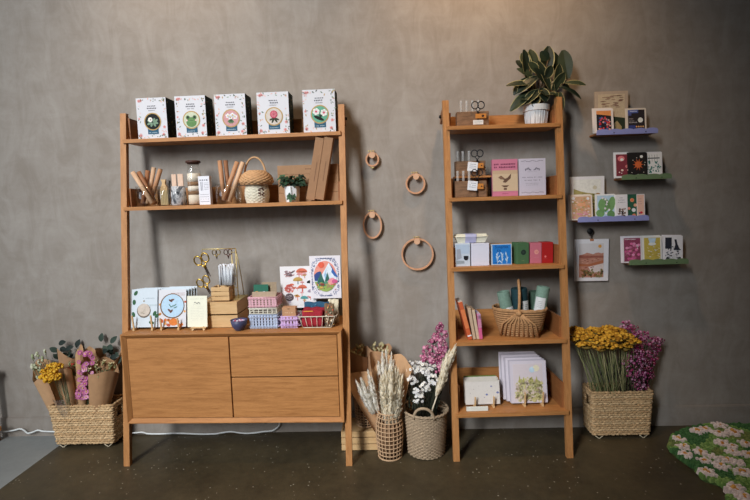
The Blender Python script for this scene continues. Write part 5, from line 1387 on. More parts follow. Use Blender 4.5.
def valley(F):
    inset(F, C(176, 156, 66), 0, .08); F.poly([(.30, .93), (.72, .93), (.60, .66), (.40, .66)], C(166, 190, 220), 1)
    F.circ(.50, .70, .20, C(206, 210, 214), 2, ry=.08)
    for k in range(40): F.l = 3; F.circ(random.uniform(.14, .86), random.uniform(.1, .6), .06, random.choice([C(190, 168, 80), C(206, 196, 150), C(160, 140, 60), C(200, 204, 200)]), ry=.02, rot=random.uniform(-.6, .6), n=8)
wcard(643.0, 662.2, 236.3, zD, .100, valley, 'yellow valley card with a pale blue sky, middle of the lowest ledge', 3, .10, .004, C(212, 208, 206, .6, .02), behind='yellow valley card on the lowest ledge', group='cards on the lowest ledge')
def inkc(F):
    inset(F, C(206, 204, 210, .6, .02), 0, .05); K = C(40, 42, 54)
    F.rect(.08, .5, .42, .93, K, 1)
    for k in range(60): F.l = 1+k % 2; F.circ(random.uniform(.1, .86), random.uniform(.12, .5)+(.2 if random.random() < .3 else 0), .045, random.choice([K, K, C(90, 94, 110), C(180, 180, 190)]), ry=.03, n=7, rot=k)
    F.poly([(.55, .86), (.66, .86), (.72, .66), (.86, .45), (.52, .45), (.6, .66)], K, 3); F.circ(.55, .2, .13, C(190, 190, 196), 4); F.circ(.2, .12, .09, K, 4); F.circ(.8, .12, .09, K, 4)
wcard(663.6, 682.8, 235.8, zD, .100, inkc, 'black and white ink drawing card tilted at the right of the lowest ledge', 3, .10, .004, C(206, 204, 210, .6, .02), rz=.03, behind='ink drawing card on the lowest ledge', group='cards on the lowest ledge')

# hanging art print with clip and hook
d = .022; q = on(WP, 574.4, 608.2, at(590, 281, -d).z, d); zt = at(590, 239.3, -d).z
h = zt-q.loc.z
def canyon(F):
    F.rect(.12, .08, .86, .90, C(196, 190, 190, .6, .02), 0)
    F.circ(.74, .83, .05, C(206, 146, 60), 1)
    F.poly([(.13, .62), (.2, .63), (.28, .65), (.36, .68), (.46, .66), (.54, .64), (.62, .67), (.7, .68), (.78, .66), (.85, .67), (.85, .09), (.13, .09)], C(176, 120, 100), 1)
    F.poly([(.13, .62), (.85, .60), (.85, .55), (.6, .56), (.3, .54), (.13, .56)], C(150, 84, 70), 2)
    F.poly([(.13, .42), (.4, .40), (.85, .50), (.85, .44), (.5, .36), (.13, .36)], C(170, 96, 62), 2)
    F.poly([(.40, .34), (.85, .42), (.85, .22), (.5, .2)], C(206, 186, 180), 2)
    for k in range(34): F.l = 3+k % 2; F.circ(random.uniform(.17, .81), random.uniform(.11, .28), .05, random.choice([C(96, 80, 44), C(126, 110, 66), C(60, 46, 34), C(140, 90, 50)]), ry=.03, n=7, rot=k)
    for k in range(18): F.l = 3; F.circ(random.uniform(.17, .81), random.uniform(.3, .6), .035, random.choice([C(150, 80, 60), C(190, 140, 120), C(130, 70, 56)]), ry=.012, n=7)
t = thing('art_print', 'desert canyon art print hanging from a small clip beside the narrow shelving unit', 'print', q.loc, 0)
m = MB(); m.box(-q.w/2, 0, 0, q.w/2, .006, h, C(206, 202, 206, .6, .02)); canyon(Face(m, q.w, h)); o = m.build('printed_board', t); t.rotation_euler = (-.02, .008, 0)
m = MB(); m.box(-.012, -.003, h-.012, .012, .009, h+.002, C(170, 110, 76), .001); m.tube([(-.004, .003, h), (-.004, .003, h+.026), (.004, .003, h+.026), (.004, .003, h)], .0014, STEEL, 6); m.build('clip', t)
P = at(590.4, 231.2, -.03)
m = MB(); m.M = Matrix.Translation((P.x, -.0002, P.z)) @ Matrix.Rotation(math.pi/2, 4, 'X')
m.lathe([(.008, 0), (.008, .02), (.019, .022), (.020, .028), (.017, .032), (0, .033)], BLACK, 20)
m.M = Matrix(); m.tube([(P.x, -.026, P.z-.012), (P.x, -.030, P.z-.024), (P.x, -.024, P.z-.030)], .003, BLACK, 6)
tag(m.build('wall_hook'), 'round black wall hook above the desert canyon print', 'hook')

# ------------------------------------------------------------------ white cable along the foot of the wall
CABP = [(-4, 431.5), (5, 431.2), (14, 430), (20, 428.6), (24, 430), (28, 433), (33, 431.8), (38, 430), (44, 431), (60, 431.5), (100, 432), (131, 432.6), (142, 432), (148, 433.4), (160, 433.6), (178, 433), (200, 433.8), (215, 434), (222, 432.4), (231, 431.4), (239, 432.4), (245, 435), (250, 435), (256, 432.4), (264, 431.2), (272, 430.4), (277, 427.4), (279.5, 424), (279, 420)]
pts = []
for px, py in CABP:
    yv = -.034; p = at(px, py, yv); p.z = max(p.z-.002, .0062)
    pts.append(p)
m = MB()
fine = []
for i in range(len(pts)-1):
    a = pts[max(i-1, 0)]; b_ = pts[i]; c = pts[i+1]; e = pts[min(i+2, len(pts)-1)]
    for k in range(4):
        s = k/4; fine.append(.5*((2*b_)+(c-a)*s+(2*a-5*b_+4*c-e)*s*s+(3*b_-a-3*c+e)*s**3))
fine.append(pts[-1])
m.tube(fine, .0052, C(206, 210, 226, .5, .03), 8)
tag(m.build('power_cord'), 'white power cord running along the foot of the wall and up behind the cupboard', 'cord')

C = _C

# ================================================================== on the floor
SEAGL = C(212, 178, 132, .85, .40, 60, 0, .8)
def rect_basket(label, cx, yf, w0, d0, w1, d1, H, rows, z0=.022, rz=0):
    """seagrass basket: braided rows laid one over another, cut-out grips in the short sides, wire feet"""
    t = thing('seagrass_basket', label, 'basket', Vector((cx, yf, 0)), rz)
    m = MB(); dz = H/rows; per = 22
    for i in range(rows):
        f = (i+.5)/rows; w, d = w0+(w1-w0)*f, d0+(d1-d0)*f; z = z0+dz*(i+.5); oy = (d1-d)/2
        pts, R = [], []
        L = 2*(w+d); n = int(L/.009)
        for k in range(n):
            s = L*k/n; r_ = .012
            if s < w: x, y = -w/2+s, 0
            elif s < w+d: x, y = w/2, s-w
            elif s < 2*w+d: x, y = w/2-(s-w-d), d
            else: x, y = -w/2, d-(s-2*w-d)
            wob = .0022*math.sin(s*2*math.pi/.036+(i % 2)*math.pi+random.uniform(-.3, .3))
            nx = (1 if x > w/2-.001 else -1 if x < -w/2+.001 else 0); ny = (-1 if y < .001 else 1 if y > d-.001 else 0)
            grip = abs(y-d/2) < d*.22 and nx and H*.58 < z-z0 < H*.86
            pts.append((x+nx*wob, y+oy+ny*wob, z+.0012*math.sin(s*90+i))); R.append((dz*.58*(1+.30*math.sin(s*2*math.pi/.024+i*2.1)+random.uniform(-.12, .12))) if not grip else .0004)
        m.tube(pts, R, (SEAG, SEAGD, SEAGL)[(i*7) % 3], 6, closed=True)
    body = m.build('woven_body', t)
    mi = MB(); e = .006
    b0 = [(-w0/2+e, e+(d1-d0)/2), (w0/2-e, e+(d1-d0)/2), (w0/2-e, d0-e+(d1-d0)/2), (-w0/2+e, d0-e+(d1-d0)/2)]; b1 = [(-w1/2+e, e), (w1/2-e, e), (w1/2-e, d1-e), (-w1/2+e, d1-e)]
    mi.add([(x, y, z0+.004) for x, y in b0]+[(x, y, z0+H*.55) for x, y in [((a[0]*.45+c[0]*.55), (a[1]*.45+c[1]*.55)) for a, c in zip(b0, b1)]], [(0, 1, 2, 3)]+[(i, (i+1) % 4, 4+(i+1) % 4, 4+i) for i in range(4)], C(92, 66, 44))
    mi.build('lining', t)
    for sx in (-1, 1):
        for yy in (.02+(d1-d0)/2, d0-.02+(d1-d0)/2):
            m = MB(); x = sx*(w0/2-.035); m.tube([(x-.026, yy-.022, z0), (x-.004, yy-.022, .0035), (x+.004, yy-.022, .0035), (x+.026, yy-.022, z0)] if yy < d0/2 else [(x-.026, yy+.014, z0), (x-.004, yy+.014, .0035), (x+.004, yy+.014, .0035), (x+.026, yy+.014, z0)], .003, C(206, 190, 160, .5), 7); m.build('foot', t)
    return t
def wrap_cone(m, L, r0, r1, mat, a0=0, span=360, back=.0, wav=.02, peak=0, open_=None):
    ph = random.uniform(0, 2)
    """paper rolled into a cone along +z; the edge rises by `back` on the far (+y) side"""
    n, k = 30, 7; vs = []
    full = span >= 359
    nn = n if full else n+1
    for j in range(k+1):
        f = j/k
        for i in range(nn):
            a = math.radians(a0+span*i/n)
            top = L*(1+back*max(-1, math.sin(a))*1.0+peak*(abs(((a*.62+ph) % 2)-1)-.5))
            z = top*f; r = (r0+(r1-r0)*f**.9)*(1+wav*math.sin(5*a+1.3)*f+wav*.7*math.sin(11*a)*f)
            vs.append((r*math.cos(a), r*math.sin(a)*.8, z))
    fs = []
    for j in range(k):
        for i in range(n):
            i2 = (i+1) % nn; fs.append((j*nn+i, j*nn+i2, (j+1)*nn+i2, (j+1)*nn+i))
    m.add(vs, fs, mat, True)
PAPER = C(176, 132, 92, .75, .10, 16, 0, .12); PAPER2 = C(192, 148, 106, .75, .10, 16, 0, .12); PAPER3 = C(172, 130, 94, .8, .1, 16, 0, .12)
def plume(m, base, tip, W, n, mats, L=.05, r=.0016, body=True):
    """a feathery grass head: soft core and fine bristles along a stem"""
    base, tip = Vector(base), Vector(tip); ax = tip-base; d = ax.normalized(); a = d.orthogonal().normalized(); b = d.cross(a)
    if body:
        N = 9; m.tube([base+ax*(i/(N-1))+a*(.004*math.sin(i*1.9)) for i in range(N)], [max(.0008, W*.62*math.sin(math.pi*min(1, .10+.88*i/(N-1)))**.8*(1+.15*math.sin(i*2.3))) for i in range(N)], mats[1], 7)
    for k in range(n):
        f = random.random()**.9; env = math.sin(math.pi*min(1, .12+f*.86))**.8
        t = random.uniform(0, 6.283); o = a*math.cos(t)+b*math.sin(t)
        p = base+ax*f+o*(W*env*.35); q = p+d*(L*random.uniform(.35, 1))+o*(W*env*random.uniform(.3, .8))
        mid = (p+q)/2+o*(W*env*.22)
        s = d.cross(o)*r
        m.add([p-s, p+s, mid+s*1.6, q, mid-s*1.6], [(0, 1, 2, 3, 4)], random.choice(mats), True)
def soft(r, g, b_):                                   # thin dried grass, light passes through it
    m, nt, b = nm('dried_grass_%d' % r); c = rgb((r, g, b_)); b.inputs['Base Color'].default_value = c; b.inputs['Roughness'].default_value = .9
    t = nd(nt, 'ShaderNodeBsdfTranslucent'); t.inputs[0].default_value = c
    x = nd(nt, 'ShaderNodeMixShader'); x.inputs[0].default_value = .35
    nt.links.new(b.outputs[0], x.inputs[1]); nt.links.new(t.outputs[0], x.inputs[2]); nt.links.new(x.outputs[0], nt.nodes['Material Output'].inputs[0])
    return m
IVORY = [soft(254, 246, 226), soft(250, 238, 214), soft(255, 250, 236)]
WHT = [soft(253, 250, 244), soft(249, 244, 234)]
def blossoms(m, ctr, sx, sy_, sz, n, r, mats, eye=None, petals=6, shell=.5, face=(0, -1, .4)):
    for k in range(n):
        while True:
            v = Vector((random.uniform(-1, 1), random.uniform(-1, 1), random.uniform(-1, 1)))
            if shell < v.length < 1: break
        p = Vector(ctr)+Vector((v.x*sx, v.y*sy_, v.z*sz)); rr = r*random.uniform(.7, 1.2)
        if eye: m.daisy(p, Vector(face)+v*.8, rr, random.choice(mats), eye, petals)
        else: m.blob(p, rr, random.choice(mats), (1, 1, random.uniform(.7, 1.3)))
def stems(m, b, tops, r, mats, spread=.01):
    for p in tops:
        q = Vector(b)+Vector((random.uniform(-spread, spread), random.uniform(-spread, spread), 0)); mid = (q+Vector(p))/2+Vector((random.uniform(-.008, .008), 0, 0))
        m.tube([q, mid, p], r, random.choice(mats), 4)

# ---- left basket with wrapped bouquets
YL = -.185; xa, xb = X_of(57.5, YL, .03), X_of(113.0, YL, .03); xc, xd = X_of(48.0, YL-.01, .30), X_of(111.2, YL-.01, .30)
cxL = (xa+xb+xc+xd)/4; zt_ = Z_of(404.8, (xc+xd)/2, YL)
rect_basket('seagrass basket of paper-wrapped bouquets standing left of the wide shelving unit', cxL, YL-.005, xb-xa, .135, xd-xc, .165, zt_-.022, 17)
def bouquet(name, label, pb, pt, d0, d1, r0, r1, mat, fill, L0=None, span=360, a0=0, back=.12, group=None, zmin=.03):
    """a wrapped bunch from its foot (picture point pb, depth d0) to its mouth (pt, d1)"""
    B, T = at(pb[0], pb[1], -d0), at(pt[0], pt[1], -d1); B.z = max(B.z, zmin); v = T-B; L = v.length
    t = thing(name, label, 'bouquet', B, 0, group)
    z = v.normalized(); x = (Vector((1, 0, 0))-z*z.x).normalized(); y = z.cross(x)
    t.rotation_euler = Matrix((x, y, z)).transposed().to_euler()
    if mat:
        m = MB(); wrap_cone(m, L, r0, r1, mat, a0, span, back, .035, .14); m.build('paper_wrap', t, recalc=False)
    fill(t, L, r1)
    return t
def head(t, name, fn):
    m = MB(); fn(m); return m.build(name, t)
GST = [C(110, 116, 80), C(140, 140, 104), C(90, 98, 66)]
def f_buds(t, L, r):
    tops = [Vector((random.uniform(-r, r)*.9, random.uniform(-r, r)*.3-.01, L*random.uniform(.62, 1.22))) for _ in range(17)]
    head(t, 'stem_bundle', lambda m: stems(m, (0, 0, .02), tops, .0014, GST))
    for p in tops:
        if random.random() < .9: head(t, 'flower_head', lambda m: [m.blob(p+Vector((random.uniform(-.006, .006), random.uniform(-.006, .006), .010*k)), .0095, random.choice([C(190, 196, 160), C(206, 208, 180), C(160, 170, 130)]), (1, 1, 1.2)) for k in range(3)])
def f_yellow(t, L, r):
    head(t, 'stem_bundle', lambda m: stems(m, (0, 0, .02), [(random.uniform(-r, r)*.6, random.uniform(-r, r)*.3, L*.92) for _ in range(12)], .0015, GST))
    for k in range(7):
        a = k*.9; c = Vector((r*.66*math.cos(a)*(k > 0), r*.35*math.sin(a)*(k > 0)-r*.75, L*1.0+.035*math.sin(a)*(k > 0)))
        head(t, 'flower_head', lambda m: blossoms(m, c, r*.46, r*.36, .020, 60, .0075, [C(226, 168, 24), C(236, 186, 50), C(200, 140, 20)], None, shell=.3))
def f_leaves(t, L, r):
    m = MB()
    for k in range(16):
        p = Vector((random.uniform(-r, r), random.uniform(-.02, .02), L*random.uniform(.72, 1.12)))
        m.leaf(p, (random.uniform(-1, 1), random.uniform(-.7, .1), random.uniform(0, 1)), (0, -1, .4), .06, .036, random.choice([C(50, 66, 56), C(34, 46, 42), C(70, 84, 70)]), .4, .2)
    m.build('foliage', t); head(t, 'stem_bundle', lambda m: stems(m, (0, 0, .02), [(random.uniform(-r, r), 0, L*.9) for _ in range(8)], .0016, [C(70, 60, 44)]))
def f_berries(t, L, r):
    head(t, 'stem_bundle', lambda m: stems(m, (0, 0, .02), [(random.uniform(-r, r), random.uniform(-r, 0), L*.95) for _ in range(14)], .0014, GST))
    for k in range(12):
        c = Vector((random.uniform(-r, r)*.9, -r*.4+random.uniform(-r, r)*.3, L*random.uniform(.82, 1.06)))
        head(t, 'flower_head', lambda m: blossoms(m, c, .014, .012, .012, 16, .0058, [[C(206, 100, 50)], [C(150, 150, 80)], [C(200, 190, 150)], [C(190, 70, 50)]][k % 4]+[C(120, 126, 76)], None, shell=.2))
def f_pink(t, L, r):
    head(t, 'stem_bundle', lambda m: stems(m, (0, 0, .02), [(random.uniform(-r, r)*.7, -.01, L*random.uniform(.4, .95)) for _ in range(20)], .0014, GST))
    for k in range(52):
        c = Vector((random.uniform(-r, r)*.8, -r*.80-random.uniform(0, .014), L*random.uniform(.52, 1.10)))
        head(t, 'flower_head', lambda m: m.daisy(c, (random.uniform(-.5, .5), -1, random.uniform(-.1, .6)), random.uniform(.012, .021), random.choice([C(206, 120, 172), C(190, 96, 150), C(220, 150, 190)]), C(214, 180, 90), 9))
def f_cream(t, L, r):
    head(t, 'stem_bundle', lambda m: stems(m, (0, 0, .02), [(random.uniform(-r, r)*.7, random.uniform(-r, r)*.4, L*.98) for _ in range(16)], .0014, GST))
    for k in range(17):
        c = Vector((random.uniform(-r, r)*.8, random.uniform(-r, r)*.6-.015, L*random.uniform(.93, 1.07)))
        head(t, 'flower_head', lambda m: [m.blob(c, .0075, C(150, 150, 100), (1, 1, 1.6))]+[m.leaf(c, (math.cos(q), math.sin(q), 1.4), (-math.cos(q), -math.sin(q), .6), .022, .010, random.choice([C(222, 206, 160), C(206, 190, 140)]), .2, .2, n=3) for q in (0, 1.3, 2.5, 3.8, 5)])
def f_empty(t, L, r):
    head(t, 'stem_bundle', lambda m: stems(m, (0, 0, .02), [(random.uniform(-r, r)*.6, 0, L*.8) for _ in range(8)], .0016, GST))
BG = 'wrapped bouquets in the left seagrass basket'
YB = .07
bouquet('wrapped_bouquet', 'back bouquet of dark leaves in brown paper at the centre of the left basket', (74, 432), (70, 352), .075, .05, .03, .075, PAPER3, f_leaves, back=.0, group=BG)
bouquet('wrapped_bouquet', 'brown paper bouquet with dark leaf tips at the back right of the left basket', (100, 432), (109, 352), .075, .05, .03, .085, PAPER, f_leaves, back=.06, group=BG)
bouquet('wrapped_bouquet', 'bouquet of pale green buds in brown paper at the left end of the left basket', (68, 436), (42, 369), .125, .10, .03, .072, PAPER2, f_buds, back=.10, group=BG)
bouquet('wrapped_bouquet', 'bouquet of orange and green berries in brown paper, behind the yellow flowers', (80, 434), (76.5, 366), .105, .10, .03, .050, PAPER, f_berries, back=.12, group=BG)
bouquet('wrapped_bouquet', 'bouquet of pink daisies in brown paper, middle of the left basket', (88, 436), (90, 357), .120, .115, .03, .058, PAPER2, f_pink, span=200, a0=-10, back=.05, group=BG)
bouquet('wrapped_bouquet', 'bouquet of cream seed heads in brown paper at the right of the left basket', (96, 437), (104.5, 368), .145, .15, .03, .092, PAPER, f_cream, back=.04, group=BG)
t = bouquet('wrapped_bouquet', 'bouquet of yellow flower clusters in brown paper and clear film, in the left basket', (76, 437), (58.5, 369), .150, .165, .03, .076, PAPER2, f_yellow, span=250, a0=-35, back=.0, group=BG)
m = MB(); m.M = Matrix.Translation((0, -.004, .165)); wrap_cone(m, .125, .050, .074, FILM, 150, 240, .0, .05); m.build('clear_film', t, recalc=False)
t = bouquet('wrapped_bouquet', 'narrow roll of brown paper standing between the berries and the pink daisies', (84, 437), (79.5, 352), .135, .13, .026, .026, PAPER2, f_empty, back=.02, group=BG)

# ---- crate behind the post, lattice vases, round wicker basket
CXL, CYF = X_of(341.8, -.275, 0), -.275; CXR = X_of(392, -.275, 0); cH = Z_of(431.6, CXL, CYF)
slat_crate(CXR-CXL, .20, cH, 3, .006, 'pine_crate', 'pale pine slatted crate on the floor behind the right post of the wide unit', Vector(((CXL+CXR)/2, CYF, .0005)), 0, .010)
r_ = bpy.data.objects[[o.name for o in bpy.data.objects if o.name.startswith('pine_crate')][-1]]
crate_floor = r_
MB().box(-(CXR-CXL)/2+.012, .012, cH-.016, (CXR-CXL)/2-.012, .188, cH-.009, PINE).build('top_panel', r_)
def lattice_vase(label, loc, H, R, rod=20, rows=12, waist=.12):
    t = thing('rattan_vase', label, 'vase', loc)
    prof = lambda f: R*(.86+.16*math.sin(math.pi*(f*.92))-.10*max(0, (f-.72)/.28)**2+ (.0))
    m = MB()
    for i in range(rows):
        f = i/(rows-1); rr = prof(f)+.002
        m.tube([(rr*math.cos(a), rr*math.sin(a), .004+(H-.008)*f) for a in [2*math.pi*k/32 for k in range(32)]], .0034 if 0 < i < rows-1 else .0052, CANE, 6, closed=True)
    for i in (0, 1): m.lathe([(.0, .003), (prof(0)*.98, .004)], CANE, 24)
    m.build('ring_weave', t)
    m = MB()
    for k in range(rod):
        a = 2*math.pi*k/rod
        m.tube([((prof(f)-.001)*math.cos(a), (prof(f)-.001)*math.sin(a), .004+(H-.008)*f) for f in [i/9 for i in range(10)]], .0036, CANE, 5)
    m.build('upright_canes', t)
    m = MB(); m.lathe([(prof(0)*.86, .007), (prof(.5)*.90, H*.5), (prof(.8)*.88, H*.8), (prof(.8)*.85, H*.8), (prof(.5)*.87, H*.5), (prof(0)*.83, .010), (0, .010)], C(130, 96, 66), 24); m.build('inner_pot', t)
    return t
YV = -.335
vc = X_of(390.2, YV, 0); vR = (X_of(403.6, YV, .1)-X_of(377.2, YV, .1))/2*.98; vH = Z_of(414.5, vc, YV-.06)
lattice_vase('open rattan lattice vase on the floor, front of two, with two pale bouquets', Vector((vc, YV, .0005)), vH, vR)
zc = cH+.001
v2 = X_of(366.5, -.17, zc); vH2 = .175
lattice_vase('rattan lattice vase standing on the pine crate behind the front vase', Vector((v2, -.17, zc)), vH2, vR*.86, 18, 10)
def f_seed(t, L, r):
    head(t, 'stem_bundle', lambda m: stems(m, (0, 0, .02), [(random.uniform(-r, r)*.7, random.uniform(-r, r)*.3, L*.97) for _ in range(20)], .0016, GST))
    for k in range(15):
        c = Vector((random.uniform(-r, r)*.8, random.uniform(-r, r)*.5, L*random.uniform(.94, 1.08)))
        head(t, 'flower_head', lambda m: [m.blob(c, .009, random.choice([C(176, 168, 120), C(206, 190, 140), C(150, 140, 100)]), (1, 1, 1.7)), m.leaf(c, (random.uniform(-1, 1), -.5, 1), (0, -1, .3), .03, .014, C(196, 184, 140), .2, .1, n=3)])
bouquet('wrapped_bouquet', 'brown paper bouquet of greenish seed heads at the back left, on the pine crate', (362, 420), (356, 352), .185, .15, .03, .075, PAPER3, f_seed, back=.03, zmin=zc+.03)
bouquet('wrapped_bouquet', 'brown paper bouquet of greenish seed heads at the back right, above the rattan vases', (371, 420), (378, 349), .165, .12, .03, .085, PAPER3, f_seed, back=.03, zmin=zc+.03)
def f_white_plume(t, L, r):
    for k in range(7):
        x = random.uniform(-r, r)*.42
        head(t, 'plume', lambda m: plume(m, (x*.5, -.01, L*.42), (x*1.2, -.02+random.uniform(-.02, .01), L*random.uniform(.92, 1.12)), .024, 170, WHT+[IVORY[2]], .03, .0022))
def f_ivory_plume(t, L, r):
    for k in range(11):
        x = (k-5)/5*r*.50
        head(t, 'plume', lambda m: plume(m, (x*.35, -r*.25, L*.18), (x, -r*.40+random.uniform(-.02, .02), L*(1.02-.10*abs(k-5)/5+random.uniform(-.05, .05))), .032, 260, IVORY, .045, .0022))
bouquet('wrapped_bouquet', 'bouquet of white feathery grass in brown paper leaning left out of the front vase', (384, 437), (363.5, 379), .335, .32, .03, .105, PAPER2, f_white_plume, span=215, a0=-20, back=.05)
bouquet('wrapped_bouquet', 'tall white-tipped bouquet in brown paper standing behind the ivory one in the front vase', (387, 436), (385.5, 360), .315, .25, .028, .100, PAPER2, f_white_plume, span=215, a0=-18, back=.10)
bouquet('wrapped_bouquet', 'large bouquet of ivory feathery grass in brown paper, in front in the lattice vase', (390.5, 437), (391.5, 369), .345, .35, .032, .118, PAPER2, f_ivory_plume, span=215, a0=-18, back=.10)

# round wicker basket
YR = -.285
cb = X_of(426.2, YR, 0); Rb = (X_of(444.6, YR, .02)-X_of(408.0, YR, .02))/2; Rt = (X_of(448.4, YR, .23)-X_of(403.2, YR, .23))/2*.97
Hb = Z_of(411, cb, YR-.05)
t = thing('round_wicker_basket', 'round grey-brown wicker basket with a looped handle, holding white and pink dried flowers', 'basket', Vector((cb, YR, .0005)))
rf = lambda z: Rb*.97+(Rt-Rb)*(z/Hb)**.9
m = MB(); weave(m, rf, .002, Hb-.010, 26, WICKG, 96, 24, .0036, .0050); m.lathe([(0, .003), (Rb*.97, .003)], WICKG, 24)
m.build('woven_body', t)
m = MB()
for k in range(48): a = 2*math.pi*k/48; m.tube([((rf(z))*math.cos(a), (rf(z))*math.sin(a), z) for z in (.002, Hb*.5, Hb-.006)], .0032, WICKG, 5)
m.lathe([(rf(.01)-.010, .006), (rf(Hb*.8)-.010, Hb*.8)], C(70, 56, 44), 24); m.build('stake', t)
m = MB()
for s in (0, 1): m.tube([((Rt+.002+.003*math.cos(16*a+s*math.pi))*math.cos(a), (Rt+.002+.003*math.cos(16*a+s*math.pi))*math.sin(a), Hb-.005+.004*math.sin(16*a+s*math.pi)) for a in [2*math.pi*k/72 for k in range(96)]], .0062, WICKG, 6, closed=True)
m.build('rim', t)
for a_, nm_ in ((-1.72, 'handle'), (1.42, 'handle')):
    m = MB(); pts = []
    for k in range(17):
        b_ = math.pi*k/16; s = .060*math.cos(b_); aa = a_+s/Rt
        pts.append(((Rt+.004)*math.cos(aa), (Rt+.004)*math.sin(aa), Hb-.018+.072*math.sin(b_)))
    m.tube(pts, .0085, WICKG, 8); m.build(nm_, t)
# flowers in it
def bunch(name, label, bx, parts, cat='flowers'):
    t = thing(name, label, cat, bx); parts(t); return t
B0 = Vector((cb, YR, .03))
def wpt(px, py, d): return at(px, py, -d)-B0
GRD = [C(40, 48, 34), C(56, 60, 42), C(34, 36, 28)]
def white_fl(t):
    cents = [(416, 369, .33), (426, 372, .35), (412, 380, .36), (422, 366, .29), (433, 378, .36), (418, 391, .38), (410, 372, .30), (438, 384, .36), (419, 399, .39), (431, 369, .30), (426, 386, .37), (414, 364, .28)]
    m = MB(); stems(m, (-.02, 0, 0), [wpt(x+random.uniform(-6, 6), y+2, d) for x, y, d in cents for _ in range(6)], .0013, GRD, .03)
    for k in range(160):
        p = wpt(random.uniform(406, 441), random.uniform(378, 410), random.uniform(.24, .345)); m.leaf(p, (random.uniform(-.5, .5), random.uniform(-.6, .2), 1), (0, -1, .2), .034, .007, random.choice(GRD), .2, .1, n=3)
    m.build('stem_bundle', t)
    for x, y, d in cents:
        head(t, 'flower_head', lambda m: [blossoms(m, wpt(x, y, d), .034, .022, .028, 15, .0105, [C(228, 226, 224), C(214, 212, 214), C(236, 232, 226)], C(200, 190, 150), 6, .25)])
bunch('dried_white_flowers', 'bunch of small white dried flowers at the left of the round wicker basket', B0+Vector((0, 0, 0)), white_fl)
def pink_fl(t):
    cents = [(434, 352, .25), (441, 345, .24), (430, 360, .28), (438, 362, .29), (442, 355, .27), (437, 336, .2), (442, 334, .2), (427, 350, .22), (441, 371, .31), (443, 349, .24), (434, 342, .21), (424, 358, .25), (442, 364, .28), (441, 328, .18)]
    m = MB(); stems(m, (.02, .01, 0), [wpt(x+random.uniform(-5, 5), y+2, d) for x, y, d in cents for _ in range(6)], .0013, GRD, .03); 
    for k in range(70):
        p = wpt(random.uniform(424, 441), random.uniform(365, 408), random.uniform(.2, .3)); m.leaf(p, (random.uniform(-.4, .4), random.uniform(-.6, .2), 1), (0, -1, .2), .036, .007, random.choice(GRD), .2, .1, n=3)
    m.build('stem_bundle', t)
    for x, y, d in cents:
        head(t, 'flower_head', lambda m: [blossoms(m, wpt(x, y, d), .034, .024, .032, 15, .0118, [C(180, 84, 126), C(156, 62, 106), C(204, 124, 160), C(126, 46, 84)], C(226, 200, 190), 7, .2)])
bunch('dried_pink_flowers', 'bunch of pink dried flowers at the back right of the round wicker basket', B0+Vector((0, 0, .0)), pink_fl)
def pampas(t):
    A, T_ = wpt(432.5, 409, .38), wpt(452.5, 350, .40)
    m = MB(); m.tube([wpt(430, 425, .37), A, A+(T_-A)*.4], .0042, IVORY[1], 6); m.build('stem', t)
    for k in range(5):
        head(t, 'plume', lambda m: plume(m, A+(T_-A)*(.22+.10*k)+Vector((random.uniform(-.012, .012), 0, 0)), A+(T_-A)*(.62+.095*k)+Vector((random.uniform(-.016, .016), random.uniform(-.01, .01), 0)), .026, 150, IVORY, .05, .0026))
bunch('pampas_grass', 'single long stalk of ivory pampas grass leaning right out of the round wicker basket', B0+Vector((0, 0, .0)), pampas, 'dried grass')

# ---- right basket with yellow and magenta bunches
YQ = -.172; xa, xb = X_of(594.0, YQ, .03), X_of(649.3, YQ, .03); xc, xd = X_of(592.3, YQ, .31), X_of(652.2, YQ, .31)
cxR = (xa+xb+xc+xd)/4; zt_ = Z_of(391.2, (xc+xd)/2, YQ)
rect_basket('seagrass basket with yellow and magenta dried flowers right of the narrow shelving unit', cxR, YQ-.002, xb-xa, .140, xd-xc, .150, zt_-.022, 20)
BR = Vector((cxR, YQ+.07, .04))
def rpt(px, py, d): return at(px, py, -d)-BR
def yarrow(t):
    cents = [(580, 333, .16, 9), (590, 338, .2, 11), (600, 342, .22, 12), (611, 338, .2, 11), (622, 336, .18, 11), (631, 341, .2, 9), (604, 332, .12, 11), (616, 331, .12, 10), (594, 331, .13, 10), (586, 345, .22, 9), (574, 338, .2, 7), (612, 346, .23, 8), (576, 330, .13, 8), (625, 347, .2, 7), (600, 347.5, .24, 8), (608, 329, .10, 8)]
    m = MB()
    for x, y, d, r in cents:
        for _ in range(5): stems(m, ((x-598)*.0018, .0, 0), [rpt(x+random.uniform(-r, r)*.5, y+1, d)], .0016, [C(150, 150, 96), C(120, 126, 78), C(96, 104, 62), C(170, 160, 112)], .05)
    for k in range(110):
        p = rpt(random.uniform(590, 622), random.uniform(362, 398), random.uniform(.09, .16)); m.leaf(p, (random.uniform(-.6, .6), random.uniform(-.5, .2), 1), (0, -1, .2), .045, .007, random.choice([C(90, 104, 62), C(110, 120, 76), C(70, 84, 54)]), .2, .1, n=3)
    m.build('stem_bundle', t)
    Y = [C(214, 156, 34, .9), C(226, 170, 48, .9), C(190, 132, 26, .9), C(168, 112, 20, .9)]
    for x, y, d, r in cents:
        c = rpt(x, y, d); R_ = r*.0062
        def mk(m):
            for k in range(int(70*r/10)):
                a, q = random.uniform(0, 6.283), random.random()**.5
                m.blob(c+Vector((R_*q*math.cos(a), R_*.75*q*math.sin(a), .020*(1-q*q)+random.uniform(-.007, .004))), random.uniform(.0075, .0115), random.choice(Y), (1.2, 1.2, .7))
            m.lathe([(.004, -.03), (R_*.8, -.006)], C(130, 104, 40), 8, c)
        head(t, 'flower_head', mk)
bunch('dried_yarrow', 'bunch of flat-topped mustard yellow dried flowers on the left of the right basket', BR, yarrow)
